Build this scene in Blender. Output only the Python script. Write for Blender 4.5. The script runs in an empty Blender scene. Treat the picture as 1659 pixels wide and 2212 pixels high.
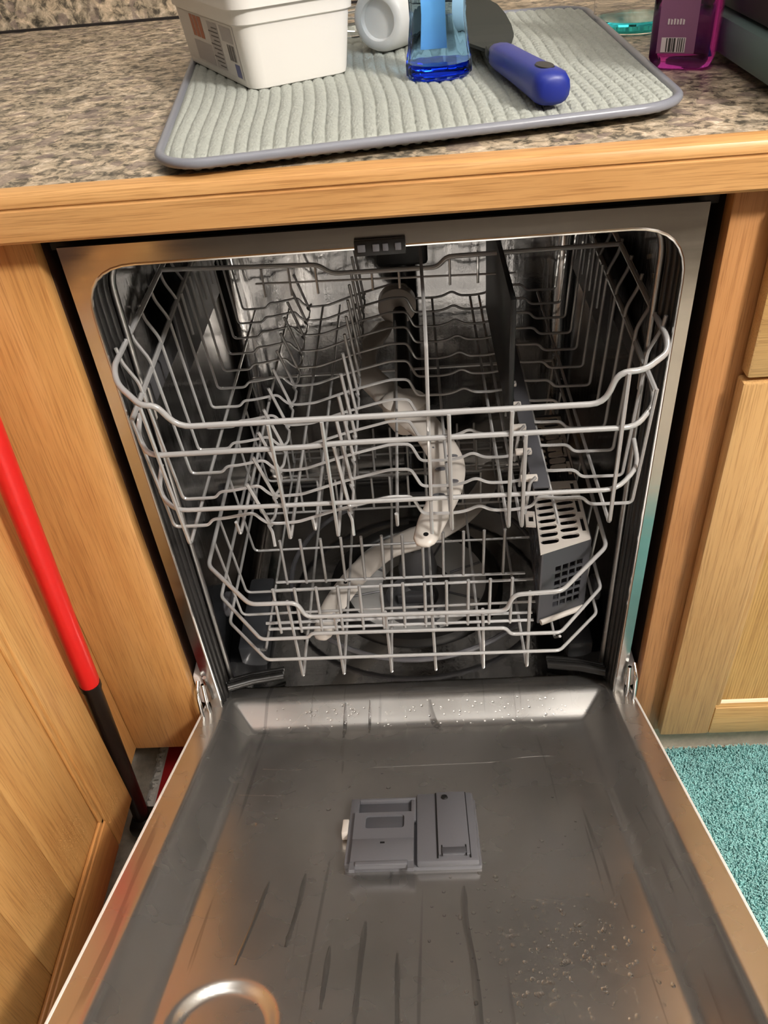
import bpy, bmesh, math, random
from mathutils import Vector, Matrix
random.seed(7)
SC = bpy.context.scene
COL = SC.collection

# ------------------------------------------------------------------ camera
cam_d = bpy.data.cameras.new('camera')
cam_d.sensor_fit = 'VERTICAL'
cam_d.sensor_height = 36.0
cam_d.lens = 28.684
cam_d.clip_start = 0.02
cam = bpy.data.objects.new('camera', cam_d)
COL.objects.link(cam)
_r = Vector((0.99720268, 0.00730336, -0.07438734))
_u = Vector((0.05254508, 0.63929796, 0.76716174))
_f = Vector((-0.05315853, 0.76892443, -0.63712589))
cam.matrix_world = Matrix(((_r.x, _u.x, -_f.x, 0.030945), (_r.y, _u.y, -_f.y, -0.706406),
                           (_r.z, _u.z, -_f.z, 1.117415), (0, 0, 0, 1)))
SC.camera = cam

# ------------------------------------------------------------------ light, exposure
SC.view_settings.view_transform = 'Standard'
SC.view_settings.look = 'None'
SC.view_settings.gamma = 1.0
SC.view_settings.use_curve_mapping = False
SC.view_settings.exposure = 0.0
world = bpy.data.worlds.new('world')
SC.world = world
world.use_nodes = True
world.node_tree.nodes['Background'].inputs[0].default_value = (1.0, 0.9, 0.78, 1)
world.node_tree.nodes['Background'].inputs[1].default_value = 0.05


def bulb(name, loc, radius, power, col):
    d = bpy.data.lights.new(name, 'POINT')
    d.shadow_soft_size = radius
    d.energy = power
    d.color = col
    o = bpy.data.objects.new(name, d)
    COL.objects.link(o)
    o.location = loc
    return o


def panel_light(name, loc, sx, sy, power, col):
    d = bpy.data.lights.new(name, 'AREA')
    d.shape = 'RECTANGLE'
    d.size, d.size_y = sx, sy
    d.energy = power
    d.color = col
    o = bpy.data.objects.new(name, d)
    COL.objects.link(o)
    o.location = loc
    return o


panel_light('added_fill_panel', (0.1, -0.42, 2.41), 1.3, 0.9, 10.5, (1.0, 0.97, 0.94))  # added light, not a known fixture: gives the door a bright overhead reflection
bulb('ceiling_lamp', (1.24, -1.25, 2.26), 0.12, 165, (1.0, 0.955, 0.905))


# ------------------------------------------------------------------ materials
def mat_new(name):
    m = bpy.data.materials.new(name)
    m.use_nodes = True
    nt = m.node_tree
    return m, nt, nt.nodes['Principled BSDF']


def N(nt, t, **kw):
    n = nt.nodes.new(t)
    for k, v in kw.items():
        setattr(n, k, v)
    return n


def coords(nt, scale, rnd=True):
    tc = N(nt, 'ShaderNodeTexCoord')
    mp = N(nt, 'ShaderNodeMapping')
    mp.inputs['Scale'].default_value = scale
    if rnd:
        oi = N(nt, 'ShaderNodeObjectInfo')
        ad = N(nt, 'ShaderNodeVectorMath', operation='ADD')
        mu = N(nt, 'ShaderNodeMath', operation='MULTIPLY')
        mu.inputs[1].default_value = 7.0
        nt.links.new(oi.outputs['Random'], mu.inputs[0])
        nt.links.new(tc.outputs['Object'], ad.inputs[0])
        nt.links.new(mu.outputs[0], ad.inputs[1])
        nt.links.new(ad.outputs[0], mp.inputs['Vector'])
    else:
        nt.links.new(tc.outputs['Object'], mp.inputs['Vector'])
    return mp


def noise(nt, vec, scale, detail=4, rough=0.6, dist=0.0):
    n = N(nt, 'ShaderNodeTexNoise')
    n.inputs['Scale'].default_value = scale
    n.inputs['Detail'].default_value = detail
    n.inputs['Roughness'].default_value = rough
    n.inputs['Distortion'].default_value = dist
    nt.links.new(vec.outputs[0], n.inputs['Vector'])
    return n


def ramp(nt, src, stops, interp='LINEAR'):
    r = N(nt, 'ShaderNodeValToRGB')
    r.color_ramp.interpolation = interp
    e = r.color_ramp.elements
    while len(e) < len(stops):
        e.new(0.5)
    for el, (p, c) in zip(e, stops):
        el.position = p
        el.color = (*c, 1) if len(c) == 3 else c
    nt.links.new(src, r.inputs['Fac'])
    return r


def bump(nt, src, bsdf, strength, dist=0.001):
    b = N(nt, 'ShaderNodeBump')
    b.inputs['Strength'].default_value = strength
    b.inputs['Distance'].default_value = dist
    nt.links.new(src, b.inputs['Height'])
    nt.links.new(b.outputs[0], bsdf.inputs['Normal'])
    return b


def lin(r, g, b):
    f = lambda c: (c / 255 / 12.92) if c / 255 <= 0.04045 else ((c / 255 + 0.055) / 1.055) ** 2.4
    return (f(r), f(g), f(b))


def plain(name, col, rough=0.5, metal=0.0, spec=0.5, bumpy=0.0, bscale=200.0, var=0.0, trans=0.0, ior=1.45, coat=0.0):
    m, nt, b = mat_new(name)
    b.inputs['Base Color'].default_value = (*col, 1)
    b.inputs['Roughness'].default_value = rough
    b.inputs['Metallic'].default_value = metal
    b.inputs['Specular IOR Level'].default_value = spec
    b.inputs['Transmission Weight'].default_value = trans
    b.inputs['IOR'].default_value = ior
    b.inputs['Coat Weight'].default_value = coat
    mp = coords(nt, (1, 1, 1))
    if var:
        n = noise(nt, mp, bscale * 0.2, 3)
        r = ramp(nt, n.outputs['Fac'], [(0.3, tuple(c * (1 - var) for c in col)), (0.7, tuple(min(1, c * (1 + var)) for c in col))])
        nt.links.new(r.outputs[0], b.inputs['Base Color'])
    if bumpy:
        n = noise(nt, mp, bscale, 3)
        bump(nt, n.outputs['Fac'], b, bumpy, 0.0006)
    return m


def wood(name, axis, light, mid, dark, fine=1.0, rings=0.0, rough=0.38):
    """oak-like grain that runs along one object axis"""
    m, nt, b = mat_new(name)
    long_, across = 1.6, 22.0
    sc = [across] * 3
    sc['XYZ'.index(axis)] = long_
    mp = coords(nt, sc)
    n1 = noise(nt, mp, 1.0, 5, 0.6, 0.6)
    r1 = ramp(nt, n1.outputs['Fac'], [(0.28, dark), (0.5, mid), (0.72, light)])
    sc2 = [560.0 * fine] * 3
    sc2['XYZ'.index(axis)] = 13.0
    mp2 = coords(nt, sc2)
    n2 = noise(nt, mp2, 1.0, 3, 0.7)
    r2 = ramp(nt, n2.outputs['Fac'], [(0.34, (0.62, 0.54, 0.46)), (0.52, (1, 1, 1))])
    mx = N(nt, 'ShaderNodeMix', data_type='RGBA', blend_type='MULTIPLY')
    mx.inputs['Factor'].default_value = 0.75
    nt.links.new(r1.outputs[0], mx.inputs['A'])
    nt.links.new(r2.outputs[0], mx.inputs['B'])
    out = mx.outputs['Result']
    if rings:
        sc3 = [rings] * 3
        sc3['XYZ'.index(axis)] = rings * 0.06
        mp3 = coords(nt, sc3)
        w = N(nt, 'ShaderNodeTexWave', wave_type='BANDS', bands_direction='X' if axis != 'X' else 'Z')
        w.inputs['Scale'].default_value = 1.0
        w.inputs['Distortion'].default_value = 2.2
        w.inputs['Detail'].default_value = 1.0
        w.inputs['Detail Scale'].default_value = 0.7
        nt.links.new(mp3.outputs[0], w.inputs['Vector'])
        r3 = ramp(nt, w.outputs['Fac'], [(0.0, (0.74, 0.66, 0.55)), (0.35, (1, 1, 1)), (1.0, (1, 1, 1))])
        mx2 = N(nt, 'ShaderNodeMix', data_type='RGBA', blend_type='MULTIPLY')
        mx2.inputs['Factor'].default_value = 0.8
        nt.links.new(out, mx2.inputs['A'])
        nt.links.new(r3.outputs[0], mx2.inputs['B'])
        out = mx2.outputs['Result']
    nt.links.new(out, b.inputs['Base Color'])
    b.inputs['Roughness'].default_value = rough
    b.inputs['Coat Weight'].default_value = 0.15
    b.inputs['Coat Roughness'].default_value = 0.25
    bump(nt, n2.outputs['Fac'], b, 0.12, 0.0005)
    return m


def steel(name, col, rough, streak_axis='Z', streak=0.15, wet=0.0, rough_var=0.08, aniso=0.0):
    m, nt, b = mat_new(name)
    b.inputs['Metallic'].default_value = 1.0
    b.inputs['Base Color'].default_value = (*col, 1)
    sc = [60.0] * 3
    sc['XYZ'.index(streak_axis)] = 3.0
    mp = coords(nt, sc)
    n = noise(nt, mp, 1.0, 4, 0.6)
    r = ramp(nt, n.outputs['Fac'], [(0.3, (rough - rough_var,) * 3), (0.7, (rough + rough_var,) * 3)])
    nt.links.new(r.outputs[0], b.inputs['Roughness'])
    if wet:
        mp2 = coords(nt, (1, 1, 1))
        n2 = noise(nt, mp2, 160, 2, 0.5)
        mul = N(nt, 'ShaderNodeMath', operation='MULTIPLY_ADD')
        mul.inputs[1].default_value = wet
        nt.links.new(n2.outputs['Fac'], mul.inputs[0])
        nt.links.new(n.outputs['Fac'], mul.inputs[2])
        bump(nt, mul.outputs[0], b, streak, 0.001)
    else:
        bump(nt, n.outputs['Fac'], b, streak, 0.0006)
    return m


def door_steel():
    """satin steel with water marks: duller dried patches, darker wet runs that follow the slope"""
    m, nt, b = mat_new('door_liner_steel')
    b.inputs['Metallic'].default_value = 0.93
    mp = coords(nt, (1, 1, 1))
    mps = coords(nt, (75, 3.0, 3.0))
    runs = noise(nt, mps, 1.0, 2, 0.5, 0.4)
    rr = ramp(nt, runs.outputs['Fac'], [(0.66, (0, 0, 0)), (0.71, (1, 1, 1))])
    blot = noise(nt, mp, 9, 3, 0.6)
    br = ramp(nt, blot.outputs['Fac'], [(0.15, (0.60, 0.58, 0.55)), (0.85, (0.70, 0.68, 0.65))])
    mx = N(nt, 'ShaderNodeMix', data_type='RGBA')
    nt.links.new(rr.outputs[0], mx.inputs['Factor'])
    nt.links.new(br.outputs[0], mx.inputs['A'])
    mx.inputs['B'].default_value = (0.46, 0.445, 0.43, 1)
    nt.links.new(mx.outputs['Result'], b.inputs['Base Color'])
    r2 = ramp(nt, blot.outputs['Fac'], [(0.15, (0.22,) * 3), (0.85, (0.33,) * 3)])
    nt.links.new(r2.outputs[0], b.inputs['Roughness'])
    return m


def laminate():
    m, nt, b = mat_new('speckled_laminate')
    mp = coords(nt, (1, 1, 1), False)
    n1 = noise(nt, mp, 80, 7, 0.68, 0.5)
    r1 = ramp(nt, n1.outputs['Fac'], [(0.30, lin(48, 45, 41)), (0.42, lin(104, 97, 84)), (0.50, lin(172, 158, 136)),
                                      (0.57, lin(196, 180, 156)), (0.68, lin(232, 218, 198))])
    n2 = noise(nt, mp, 34, 4, 0.6, 0.3)
    r2 = ramp(nt, n2.outputs['Fac'], [(0.34, (0.50, 0.49, 0.48)), (0.46, (0.92, 0.90, 0.88)), (0.62, (1.06, 1.0, 0.95))])
    mx = N(nt, 'ShaderNodeMix', data_type='RGBA', blend_type='MULTIPLY')
    mx.inputs['Factor'].default_value = 0.9
    nt.links.new(r1.outputs[0], mx.inputs['A'])
    nt.links.new(r2.outputs[0], mx.inputs['B'])
    v = N(nt, 'ShaderNodeTexVoronoi')
    v.inputs['Scale'].default_value = 75
    nt.links.new(mp.outputs[0], v.inputs['Vector'])
    sep = N(nt, 'ShaderNodeSeparateColor')
    nt.links.new(v.outputs['Color'], sep.inputs[0])
    gt = ramp(nt, sep.outputs[0], [(0.84, (0, 0, 0)), (0.88, (0.6, 0.6, 0.6))])
    mx2 = N(nt, 'ShaderNodeMix', data_type='RGBA')
    nt.links.new(gt.outputs[0], mx2.inputs['Factor'])
    nt.links.new(mx.outputs['Result'], mx2.inputs['A'])
    mx2.inputs['B'].default_value = (*lin(128, 112, 106), 1)
    nt.links.new(mx2.outputs['Result'], b.inputs['Base Color'])
    b.inputs['Roughness'].default_value = 0.42
    bump(nt, n1.outputs['Fac'], b, 0.05, 0.0004)
    return m


M = {}
M['laminate'] = laminate()
M['oak_x'] = wood('honey_oak_horizontal', 'X', lin(220, 174, 116), lin(208, 158, 100), lin(190, 138, 82))
M['oak_z'] = wood('honey_oak_upright', 'Z', lin(220, 170, 108), lin(208, 155, 92), lin(188, 132, 74))
M['oak_frame'] = wood('red_oak_frame', 'Z', lin(206, 152, 100), lin(192, 136, 84), lin(172, 116, 68))
M['oak_left'] = wood('honey_oak_side_door', 'Z', lin(220, 172, 108), lin(210, 160, 96), lin(194, 140, 80))
M['oak_y'] = wood('honey_oak_side_rail', 'Y', lin(212, 158, 98), lin(196, 140, 82), lin(176, 118, 66))
M['oak_pale_z'] = wood('pale_oak_upright', 'Z', lin(218, 178, 122), lin(206, 162, 106), lin(188, 142, 88))
M['oak_pale_x'] = wood('pale_oak_level', 'X', lin(220, 182, 122), lin(208, 166, 106), lin(190, 146, 88))
M['pine_panel'] = wood('ringed_pine_panel', 'Z', lin(222, 182, 118), lin(212, 168, 102), lin(196, 150, 86), rings=95.0)
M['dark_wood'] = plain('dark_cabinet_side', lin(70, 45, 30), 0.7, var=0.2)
M['steel_tub'] = steel('tub_steel', (0.37, 0.365, 0.36), 0.12, 'Z', 0.17, wet=0.5, rough_var=0.05)
M['steel_flange'] = steel('polished_flange_steel', (0.58, 0.57, 0.55), 0.16, 'X', 0.05, rough_var=0.05)
M['steel_door'] = door_steel()
M['steel_bright'] = plain('bright_steel', (0.75, 0.74, 0.72), 0.16, 1.0)
M['dull_steel'] = plain('dull_steel', (0.34, 0.335, 0.33), 0.34, 1.0)
M['chrome'] = plain('chrome', (0.85, 0.85, 0.85), 0.08, 1.0)
M['wire'] = plain('grey_vinyl_wire', lin(164, 163, 162), 0.2, 0.0, 0.8, bumpy=0.08, bscale=300, coat=0.8)
M['rubber'] = plain('black_rubber', lin(34, 33, 32), 0.35, bumpy=0.1, bscale=150)
M['black'] = plain('black_plastic', lin(24, 24, 24), 0.4)
M['dark_grey'] = plain('charcoal_plastic', lin(78, 78, 80), 0.35, bumpy=0.05)
M['mid_grey'] = plain('grey_plastic', lin(96, 96, 100), 0.38, bumpy=0.05)
M['light_grey'] = plain('pale_grey_plastic', lin(205, 198, 190), 0.38, bumpy=0.04)
M['basket_grey'] = plain('slate_plastic', lin(72, 72, 76), 0.4, bumpy=0.05)
M['dark_plastic'] = plain('dark_slate_plastic', lin(54, 56, 60), 0.4, bumpy=0.05)
M['filter_grey'] = plain('filter_plastic', lin(180, 180, 178), 0.3, bumpy=0.05)
M['white'] = plain('white_plastic', lin(236, 232, 226), 0.38, bumpy=0.02)
M['foam'] = plain('white_insulation', lin(215, 208, 205), 0.9, bumpy=0.4, bscale=400)
M['carpet'] = plain('beige_carpet', lin(184, 173, 156), 0.95, bumpy=0.8, bscale=500, var=0.15)
M['teal_pile'] = plain('teal_pile', lin(156, 208, 206), 0.95, var=0.15, bscale=300)
M['teal_base'] = plain('teal_backing', lin(110, 168, 166), 0.95)
M['kick'] = plain('beige_carpet_kick', lin(200, 190, 172), 0.95, bumpy=0.8, bscale=600, var=0.12)
M['ceiling'] = plain('ceiling_paint', lin(234, 231, 226), 0.8)
M['wall'] = plain('wall_paint', lin(190, 184, 174), 0.8)
M['wall_brown'] = plain('brown_wall_paint', lin(88, 80, 72), 0.8)
M['red'] = plain('red_grip', lin(222, 36, 32), 0.35, bumpy=0.05)
M['pole_black'] = plain('black_pole', lin(28, 22, 18), 0.3)
M['mop_red'] = plain('red_fabric', lin(170, 22, 24), 0.8, bumpy=0.4, bscale=500)
M['mop_white'] = plain('grey_white_microfibre', lin(232, 227, 218), 0.95, bumpy=0.8, bscale=400)
M['mat_terry'] = plain('grey_microfibre', lin(164, 167, 159), 0.95, bumpy=0.7, bscale=900, var=0.08)
M['mat_bind'] = plain('grey_satin_binding', lin(128, 130, 138), 0.3, bumpy=0.15, bscale=500)
M['tub_label'] = plain('printed_label', lin(212, 207, 202), 0.45)
M['ink_red'] = plain('rust_ink', lin(176, 104, 72), 0.5)
M['ink_grey'] = plain('grey_ink', lin(176, 170, 168), 0.5)
M['ink_blue'] = plain('blue_ink', lin(96, 100, 140), 0.5)
M['ink_dark'] = plain('dark_ink', lin(70, 64, 62), 0.5)
M['ink_white'] = plain('white_ink', lin(230, 215, 215), 0.5)
M['spatula_black'] = plain('dark_nylon', lin(36, 42, 40), 0.6, spec=0.3)
M['spatula_blue'] = plain('blue_soft_grip', lin(30, 44, 132), 0.42, bumpy=0.05)
M['teal_liquid'] = plain('teal_liquid', lin(60, 190, 200), 0.05, trans=1.0, ior=1.33)
M['blue_liquid'] = plain('deep_blue_liquid', lin(20, 60, 235), 0.05, trans=1.0, ior=1.33)
M['clear'] = plain('clear_plastic', (0.98, 0.985, 0.985), 0.03, trans=1.0, ior=1.04)
M['blue_clear'] = plain('blue_clear_plastic', lin(164, 212, 250), 0.04, trans=1.0, ior=1.16)
M['purple_clear'] = plain('magenta_clear_plastic', lin(180, 60, 160), 0.06, trans=1.0, ior=1.35)
M['frost'] = plain('frosted_plastic', lin(236, 236, 234), 0.35, trans=0.3, ior=1.3)
M['blue_label'] = plain('pale_blue_label', lin(252, 252, 250), 0.5)
M['purple_label'] = plain('mauve_label', lin(150, 98, 132), 0.5)
M['app_body'] = plain('dark_appliance_body', lin(52, 48, 44), 0.5, bumpy=0.1)
M['app_base'] = plain('grey_green_base', lin(92, 112, 108), 0.45, bumpy=0.1)
M['wet_steel'] = plain('wet_steel', (0.54, 0.525, 0.505), 0.2, 0.95)
M['water'] = plain('water', (1, 1, 1), 0.0, trans=1.0, ior=1.33)
M['caulk'] = plain('dark_caulk', lin(30, 24, 22), 0.7)


# ------------------------------------------------------------------ mesh helpers
def link(name, me, mat=None, parent=None, loc=(0, 0, 0)):
    o = bpy.data.objects.new(name, me)
    COL.objects.link(o)
    if mat is not None and not me.materials:
        me.materials.append(M[mat] if isinstance(mat, str) else mat)
    l = Vector(loc)
    if parent is not None:
        o.parent = parent
        o.location = l - world_loc(parent)
    else:
        o.location = l
    return o


def world_loc(o):
    v = Vector(o.location)
    while o.parent:
        o = o.parent
        v += Vector(o.location)
    return v


def mesh(name, verts, faces, mat, parent=None, smooth=False, sharp=None):
    vs = [Vector(v) for v in verts]
    lo = Vector((min(v.x for v in vs), min(v.y for v in vs), min(v.z for v in vs)))
    hi = Vector((max(v.x for v in vs), max(v.y for v in vs), max(v.z for v in vs)))
    c = (lo + hi) / 2
    me = bpy.data.meshes.new(name)
    me.from_pydata([v - c for v in vs], [], faces)
    if smooth:
        for p in me.polygons:
            p.use_smooth = True
        if sharp:
            me.set_sharp_from_angle(angle=math.radians(sharp))
    me.update()
    return link(name, me, mat, parent, c)


def bm_out(name, bm, mat, parent=None, smooth=True, sharp=40):
    bmesh.ops.recalc_face_normals(bm, faces=bm.faces)
    bm.verts.index_update()
    vs = [v.co.copy() for v in bm.verts]
    fs = [[v.index for v in f.verts] for f in bm.faces]
    bm.free()
    return mesh(name, vs, fs, mat, parent, smooth, sharp)


def add_box(bm, lo, hi, bev=0.0, seg=2, xf=None):
    b2 = bmesh.new()
    bmesh.ops.create_cube(b2, size=1.0)
    for v in b2.verts:
        v.co = Vector([lo[i] + (v.co[i] + 0.5) * (hi[i] - lo[i]) for i in range(3)])
    if bev:
        bmesh.ops.bevel(b2, geom=list(b2.edges), offset=bev, segments=seg, affect='EDGES', profile=0.5)
    if xf is not None:
        for v in b2.verts:
            v.co = xf(v.co)
    merge(bm, b2)


def merge(bm, b2):
    b2.verts.index_update()
    vm = [bm.verts.new(v.co) for v in b2.verts]
    for f in b2.faces:
        try:
            bm.faces.new([vm[v.index] for v in f.verts])
        except ValueError:
            pass
    b2.free()


def box(name, lo, hi, mat, parent=None, bev=0.0, seg=2, xf=None):
    bm = bmesh.new()
    add_box(bm, lo, hi, bev, seg, xf)
    return bm_out(name, bm, mat, parent, bev > 0, 35)


def empty(name, loc):
    o = bpy.data.objects.new(name, None)
    o.empty_display_size = 0.05
    COL.objects.link(o)
    o.location = loc
    return o


def tag(o, label=None, cat=None, group=None, kind=None):
    if label:
        o['label'] = label
    if cat:
        o['category'] = cat
    if group:
        o['group'] = group
    if kind:
        o['kind'] = kind
    return o


def fillet(pts, r, n=4):
    pts = [Vector(p) for p in pts]
    out = [pts[0]]
    for i in range(1, len(pts) - 1):
        a, b, c = pts[i - 1], pts[i], pts[i + 1]
        d1, d2 = (a - b), (c - b)
        l1, l2 = d1.length, d2.length
        if l1 < 1e-6 or l2 < 1e-6:
            continue
        d1 /= l1
        d2 /= l2
        t = min(r, l1 * 0.48, l2 * 0.48)
        p0, p1 = b + d1 * t, b + d2 * t
        for k in range(n + 1):
            u = k / n
            out.append(p0 * (1 - u) ** 2 + b * 2 * u * (1 - u) + p1 * u * u)
    out.append(pts[-1])
    return out


def tube_bm(bm, pts, r, sides=7, closed=False, caps=True):
    pts = [Vector(p) for p in pts]
    q = [pts[0]]
    for p in pts[1:]:
        if (p - q[-1]).length > 1e-5:
            q.append(p)
    pts = q
    n = len(pts)
    rings = []
    up = None
    for i in range(n):
        if closed:
            t = (pts[(i + 1) % n] - pts[i - 1]).normalized()
        else:
            t = (pts[min(i + 1, n - 1)] - pts[max(i - 1, 0)]).normalized()
        if up is None:
            up = t.orthogonal().normalized()
        up = (up - t * up.dot(t))
        if up.length < 1e-6:
            up = t.orthogonal()
        up.normalize()
        s = t.cross(up)
        rr = r[i] if isinstance(r, (list, tuple)) else r
        rings.append([bm.verts.new(pts[i] + (up * math.cos(a) + s * math.sin(a)) * rr)
                      for a in [2 * math.pi * k / sides for k in range(sides)]])
    for i in range(n if closed else n - 1):
        a, b = rings[i], rings[(i + 1) % n]
        for k in range(sides):
            bm.faces.new((a[k], a[(k + 1) % sides], b[(k + 1) % sides], b[k]))
    if caps and not closed:
        bm.faces.new(rings[0][::-1])
        bm.faces.new(rings[-1])


def wire(name, pts, r, mat, parent, fr=0.008, sides=7, closed=False):
    bm = bmesh.new()
    tube_bm(bm, fillet(pts, fr) if fr else pts, r, sides, closed)
    return bm_out(name, bm, mat, parent, True, 50)


def copy_at(o, delta, parent=None):
    c = o.copy()
    COL.objects.link(c)
    c.location = Vector(o.location) + Vector(delta)
    if parent is not None:
        c.parent = parent
    return c


def lathe_bm(bm, prof, center, axis=(0, 0, 1), seg=32, sx=1.0, sy=1.0):
    ax = Vector(axis).normalized()
    e1 = Vector((1, 0, 0)) if abs(ax.z) > 0.9 else ax.cross(Vector((0, 0, 1))).normalized()
    e2 = ax.cross(e1).normalized()
    c = Vector(center)
    rings = []
    for (r, h) in prof:
        if r < 1e-5:
            rings.append([bm.verts.new(c + ax * h)])
        else:
            rings.append([bm.verts.new(c + ax * h + e1 * (r * sx * math.cos(2 * math.pi * k / seg)) + e2 * (r * sy * math.sin(2 * math.pi * k / seg))) for k in range(seg)])
    for a, b in zip(rings, rings[1:]):
        for k in range(seg):
            k2 = (k + 1) % seg
            if len(a) == 1 and len(b) == 1:
                continue
            if len(a) == 1:
                bm.faces.new((a[0], b[k], b[k2]))
            elif len(b) == 1:
                bm.faces.new((a[k], b[0], a[k2]))
            else:
                bm.faces.new((a[k], b[k], b[k2], a[k2]))


def lathe(name, prof, center, mat, parent=None, axis=(0, 0, 1), seg=32, sx=1.0, sy=1.0, sharp=40):
    bm = bmesh.new()
    lathe_bm(bm, prof, center, axis, seg, sx, sy)
    return bm_out(name, bm, mat, parent, True, sharp)


def plate(name, outer, holes, thick, xf, mat, parent=None):
    """flat plate with holes from 2-D outlines; xf(u, v, w) places it, w runs 0..thick"""
    bm = bmesh.new()
    edges = []
    for loop in [outer] + holes:
        vs = [bm.verts.new((u, v, 0)) for u, v in loop]
        for a, b in zip(vs, vs[1:] + vs[:1]):
            edges.append(bm.edges.new((a, b)))
    bmesh.ops.triangle_fill(bm, use_beauty=True, use_dissolve=False, edges=edges)
    faces = list(bm.faces)
    ext = bmesh.ops.extrude_face_region(bm, geom=faces)
    for v in [g for g in ext['geom'] if isinstance(g, bmesh.types.BMVert)]:
        v.co.z += thick
    for v in bm.verts:
        v.co = xf(v.co.x, v.co.y, v.co.z)
    return bm_out(name, bm, mat, parent, False)


def rrect(x0, y0, x1, y1, r, n=5):
    out = []
    for cx, cy, a0 in ((x1 - r, y1 - r, 0), (x0 + r, y1 - r, 90), (x0 + r, y0 + r, 180), (x1 - r, y0 + r, 270)):
        for k in range(n + 1):
            a = math.radians(a0 + 90 * k / n)
            out.append((cx + r * math.cos(a), cy + r * math.sin(a)))
    return out


def sweep_profile(name, prof, x0, x1, mat, parent, axis='X'):
    """extrude a closed (y, z) outline along x (or an (x, z) outline along y)"""
    n = len(prof)
    if axis == 'X':
        vs = [(x0, a, b) for a, b in prof] + [(x1, a, b) for a, b in prof]
    else:
        vs = [(a, x0, b) for a, b in prof] + [(a, x1, b) for a, b in prof]
    fs = [(i, (i + 1) % n, n + (i + 1) % n, n + i) for i in range(n)] + [tuple(range(n))[::-1], tuple(range(n, 2 * n))]
    bm = bmesh.new()
    bv = [bm.verts.new(v) for v in vs]
    for f in fs:
        bm.faces.new([bv[i] for i in f])
    return bm_out(name, bm, mat, parent, True, 30)


def smooth01(t):
    t = max(0.0, min(1.0, t))
    return t * t * (3 - 2 * t)


# ------------------------------------------------------------------ the room
tag(box('floor', (-3.2, -1.7, -0.05), (3.2, 1.2, 0.0), 'carpet'), kind='structure')
tag(box('ceiling', (-3.2, -1.7, 2.42), (3.2, 1.2, 2.47), 'ceiling'), kind='structure')
tag(box('wall_back', (-3.2, 0.86, 0.0), (3.2, 0.92, 2.42), 'wall'), kind='structure')
tag(box('wall_front', (-3.2, -1.70, 0.0), (3.2, -1.64, 2.42), 'wall_brown'), kind='structure')
tag(box('wall_left', (-3.2, -1.64, 0.0), (-3.14, 0.86, 2.42), 'wall'), kind='structure')
tag(box('wall_right', (3.14, -1.64, 0.0), (3.2, 0.86, 2.42), 'wall'), kind='structure')

# ------------------------------------------------------------------ countertop
ct = tag(empty('countertop', (0, 0.4, 0.872)), 'speckled brown laminate countertop with oak front edge above the dishwasher', 'countertop')
box('laminate_top', (-1.3, -0.012, 0.876), (1.5, 0.815, 0.914), 'laminate', ct)
edge_prof = [(-0.012, 0.872), (-0.027, 0.872), (-0.030, 0.875), (-0.030, 0.8995), (-0.0285, 0.9005), (-0.0285, 0.902),
             (-0.030, 0.903), (-0.0298, 0.9075), (-0.0275, 0.9115), (-0.023, 0.9137), (-0.012, 0.9145)]
sweep_profile('wood_edge', edge_prof, -1.3, 1.5, 'oak_x', ct)
box('backsplash', (-1.3, 0.817, 0.912), (1.5, 0.86, 1.03), 'laminate', ct)
box('caulk_joint', (-1.3, 0.811, 0.9142), (1.5, 0.818, 0.9175), 'caulk', ct)

# ------------------------------------------------------------------ cabinets
fp = tag(empty('filler_panel', (-0.36, 0.01, 0.1)), 'tall honey oak filler panel left of the dishwasher, behind the mop pole', 'cabinet panel')
box('panel', (-0.42, 0.0, 0.1), (-0.307, 0.019, 0.8718), 'oak_z', fp, 0.0015)
box('side_board', (-0.325, 0.0195, 0.1), (-0.3075, 0.62, 0.8715), 'dark_wood', fp)
box('toe_kick', (-0.52, 0.075, 0.0), (-0.307, 0.09, 0.0995), 'kick', fp)

sc_ = tag(empty('side_cabinet', (-0.43, -0.4, 0.1)), 'honey oak cabinet with a framed door at left, facing sideways', 'cabinet')
box('face_frame_stile', (-0.44, -0.085, 0.1), (-0.4205, 0.019, 0.8715), 'oak_z', sc_, 0.001)
box('carcass', (-0.9, -0.86, 0.1), (-0.4405, -0.03, 0.8715), 'dark_wood', sc_)
box('toe_kick', (-0.53, -0.9, 0.0), (-0.51, 0.074, 0.0995), 'kick', sc_)
dr = mesh('door', [(-0.4195, -0.095, 0.112), (-0.4195, -0.60, 0.112), (-0.4195, -0.60, 0.70), (-0.4195, -0.095, 0.70)], [(0, 1, 2, 3)], 'oak_left', sc_)
box('stile', (-0.4195, -0.158, 0.112), (-0.4, -0.09, 0.70), 'oak_left', dr, 0.0025)
box('stile', (-0.4195, -0.60, 0.112), (-0.4, -0.535, 0.70), 'oak_left', dr, 0.0025)
box('rail', (-0.4193, -0.535, 0.112), (-0.4002, -0.158, 0.176), 'oak_y', dr, 0.0025)
box('rail', (-0.4193, -0.535, 0.636), (-0.4002, -0.158, 0.70), 'oak_y', dr, 0.0025)
for (a, b) in ((-0.1585, -0.262), (-0.2625, -0.345), (-0.3455, -0.44), (-0.4405, -0.536)):
    box('plank', (-0.418, b, 0.174), (-0.4075, a, 0.638), 'oak_left', dr, 0.0012)
# moulded inner edge of the frame
for nm, lo, hi, m_ in (('moulding', (-0.4075, -0.166, 0.176), (-0.4025, -0.158, 0.636), 'oak_left'),
                       ('moulding', (-0.4075, -0.535, 0.176), (-0.4025, -0.158, 0.184), 'oak_y')):
    box(nm, lo, hi, m_, dr, 0.002)

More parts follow.
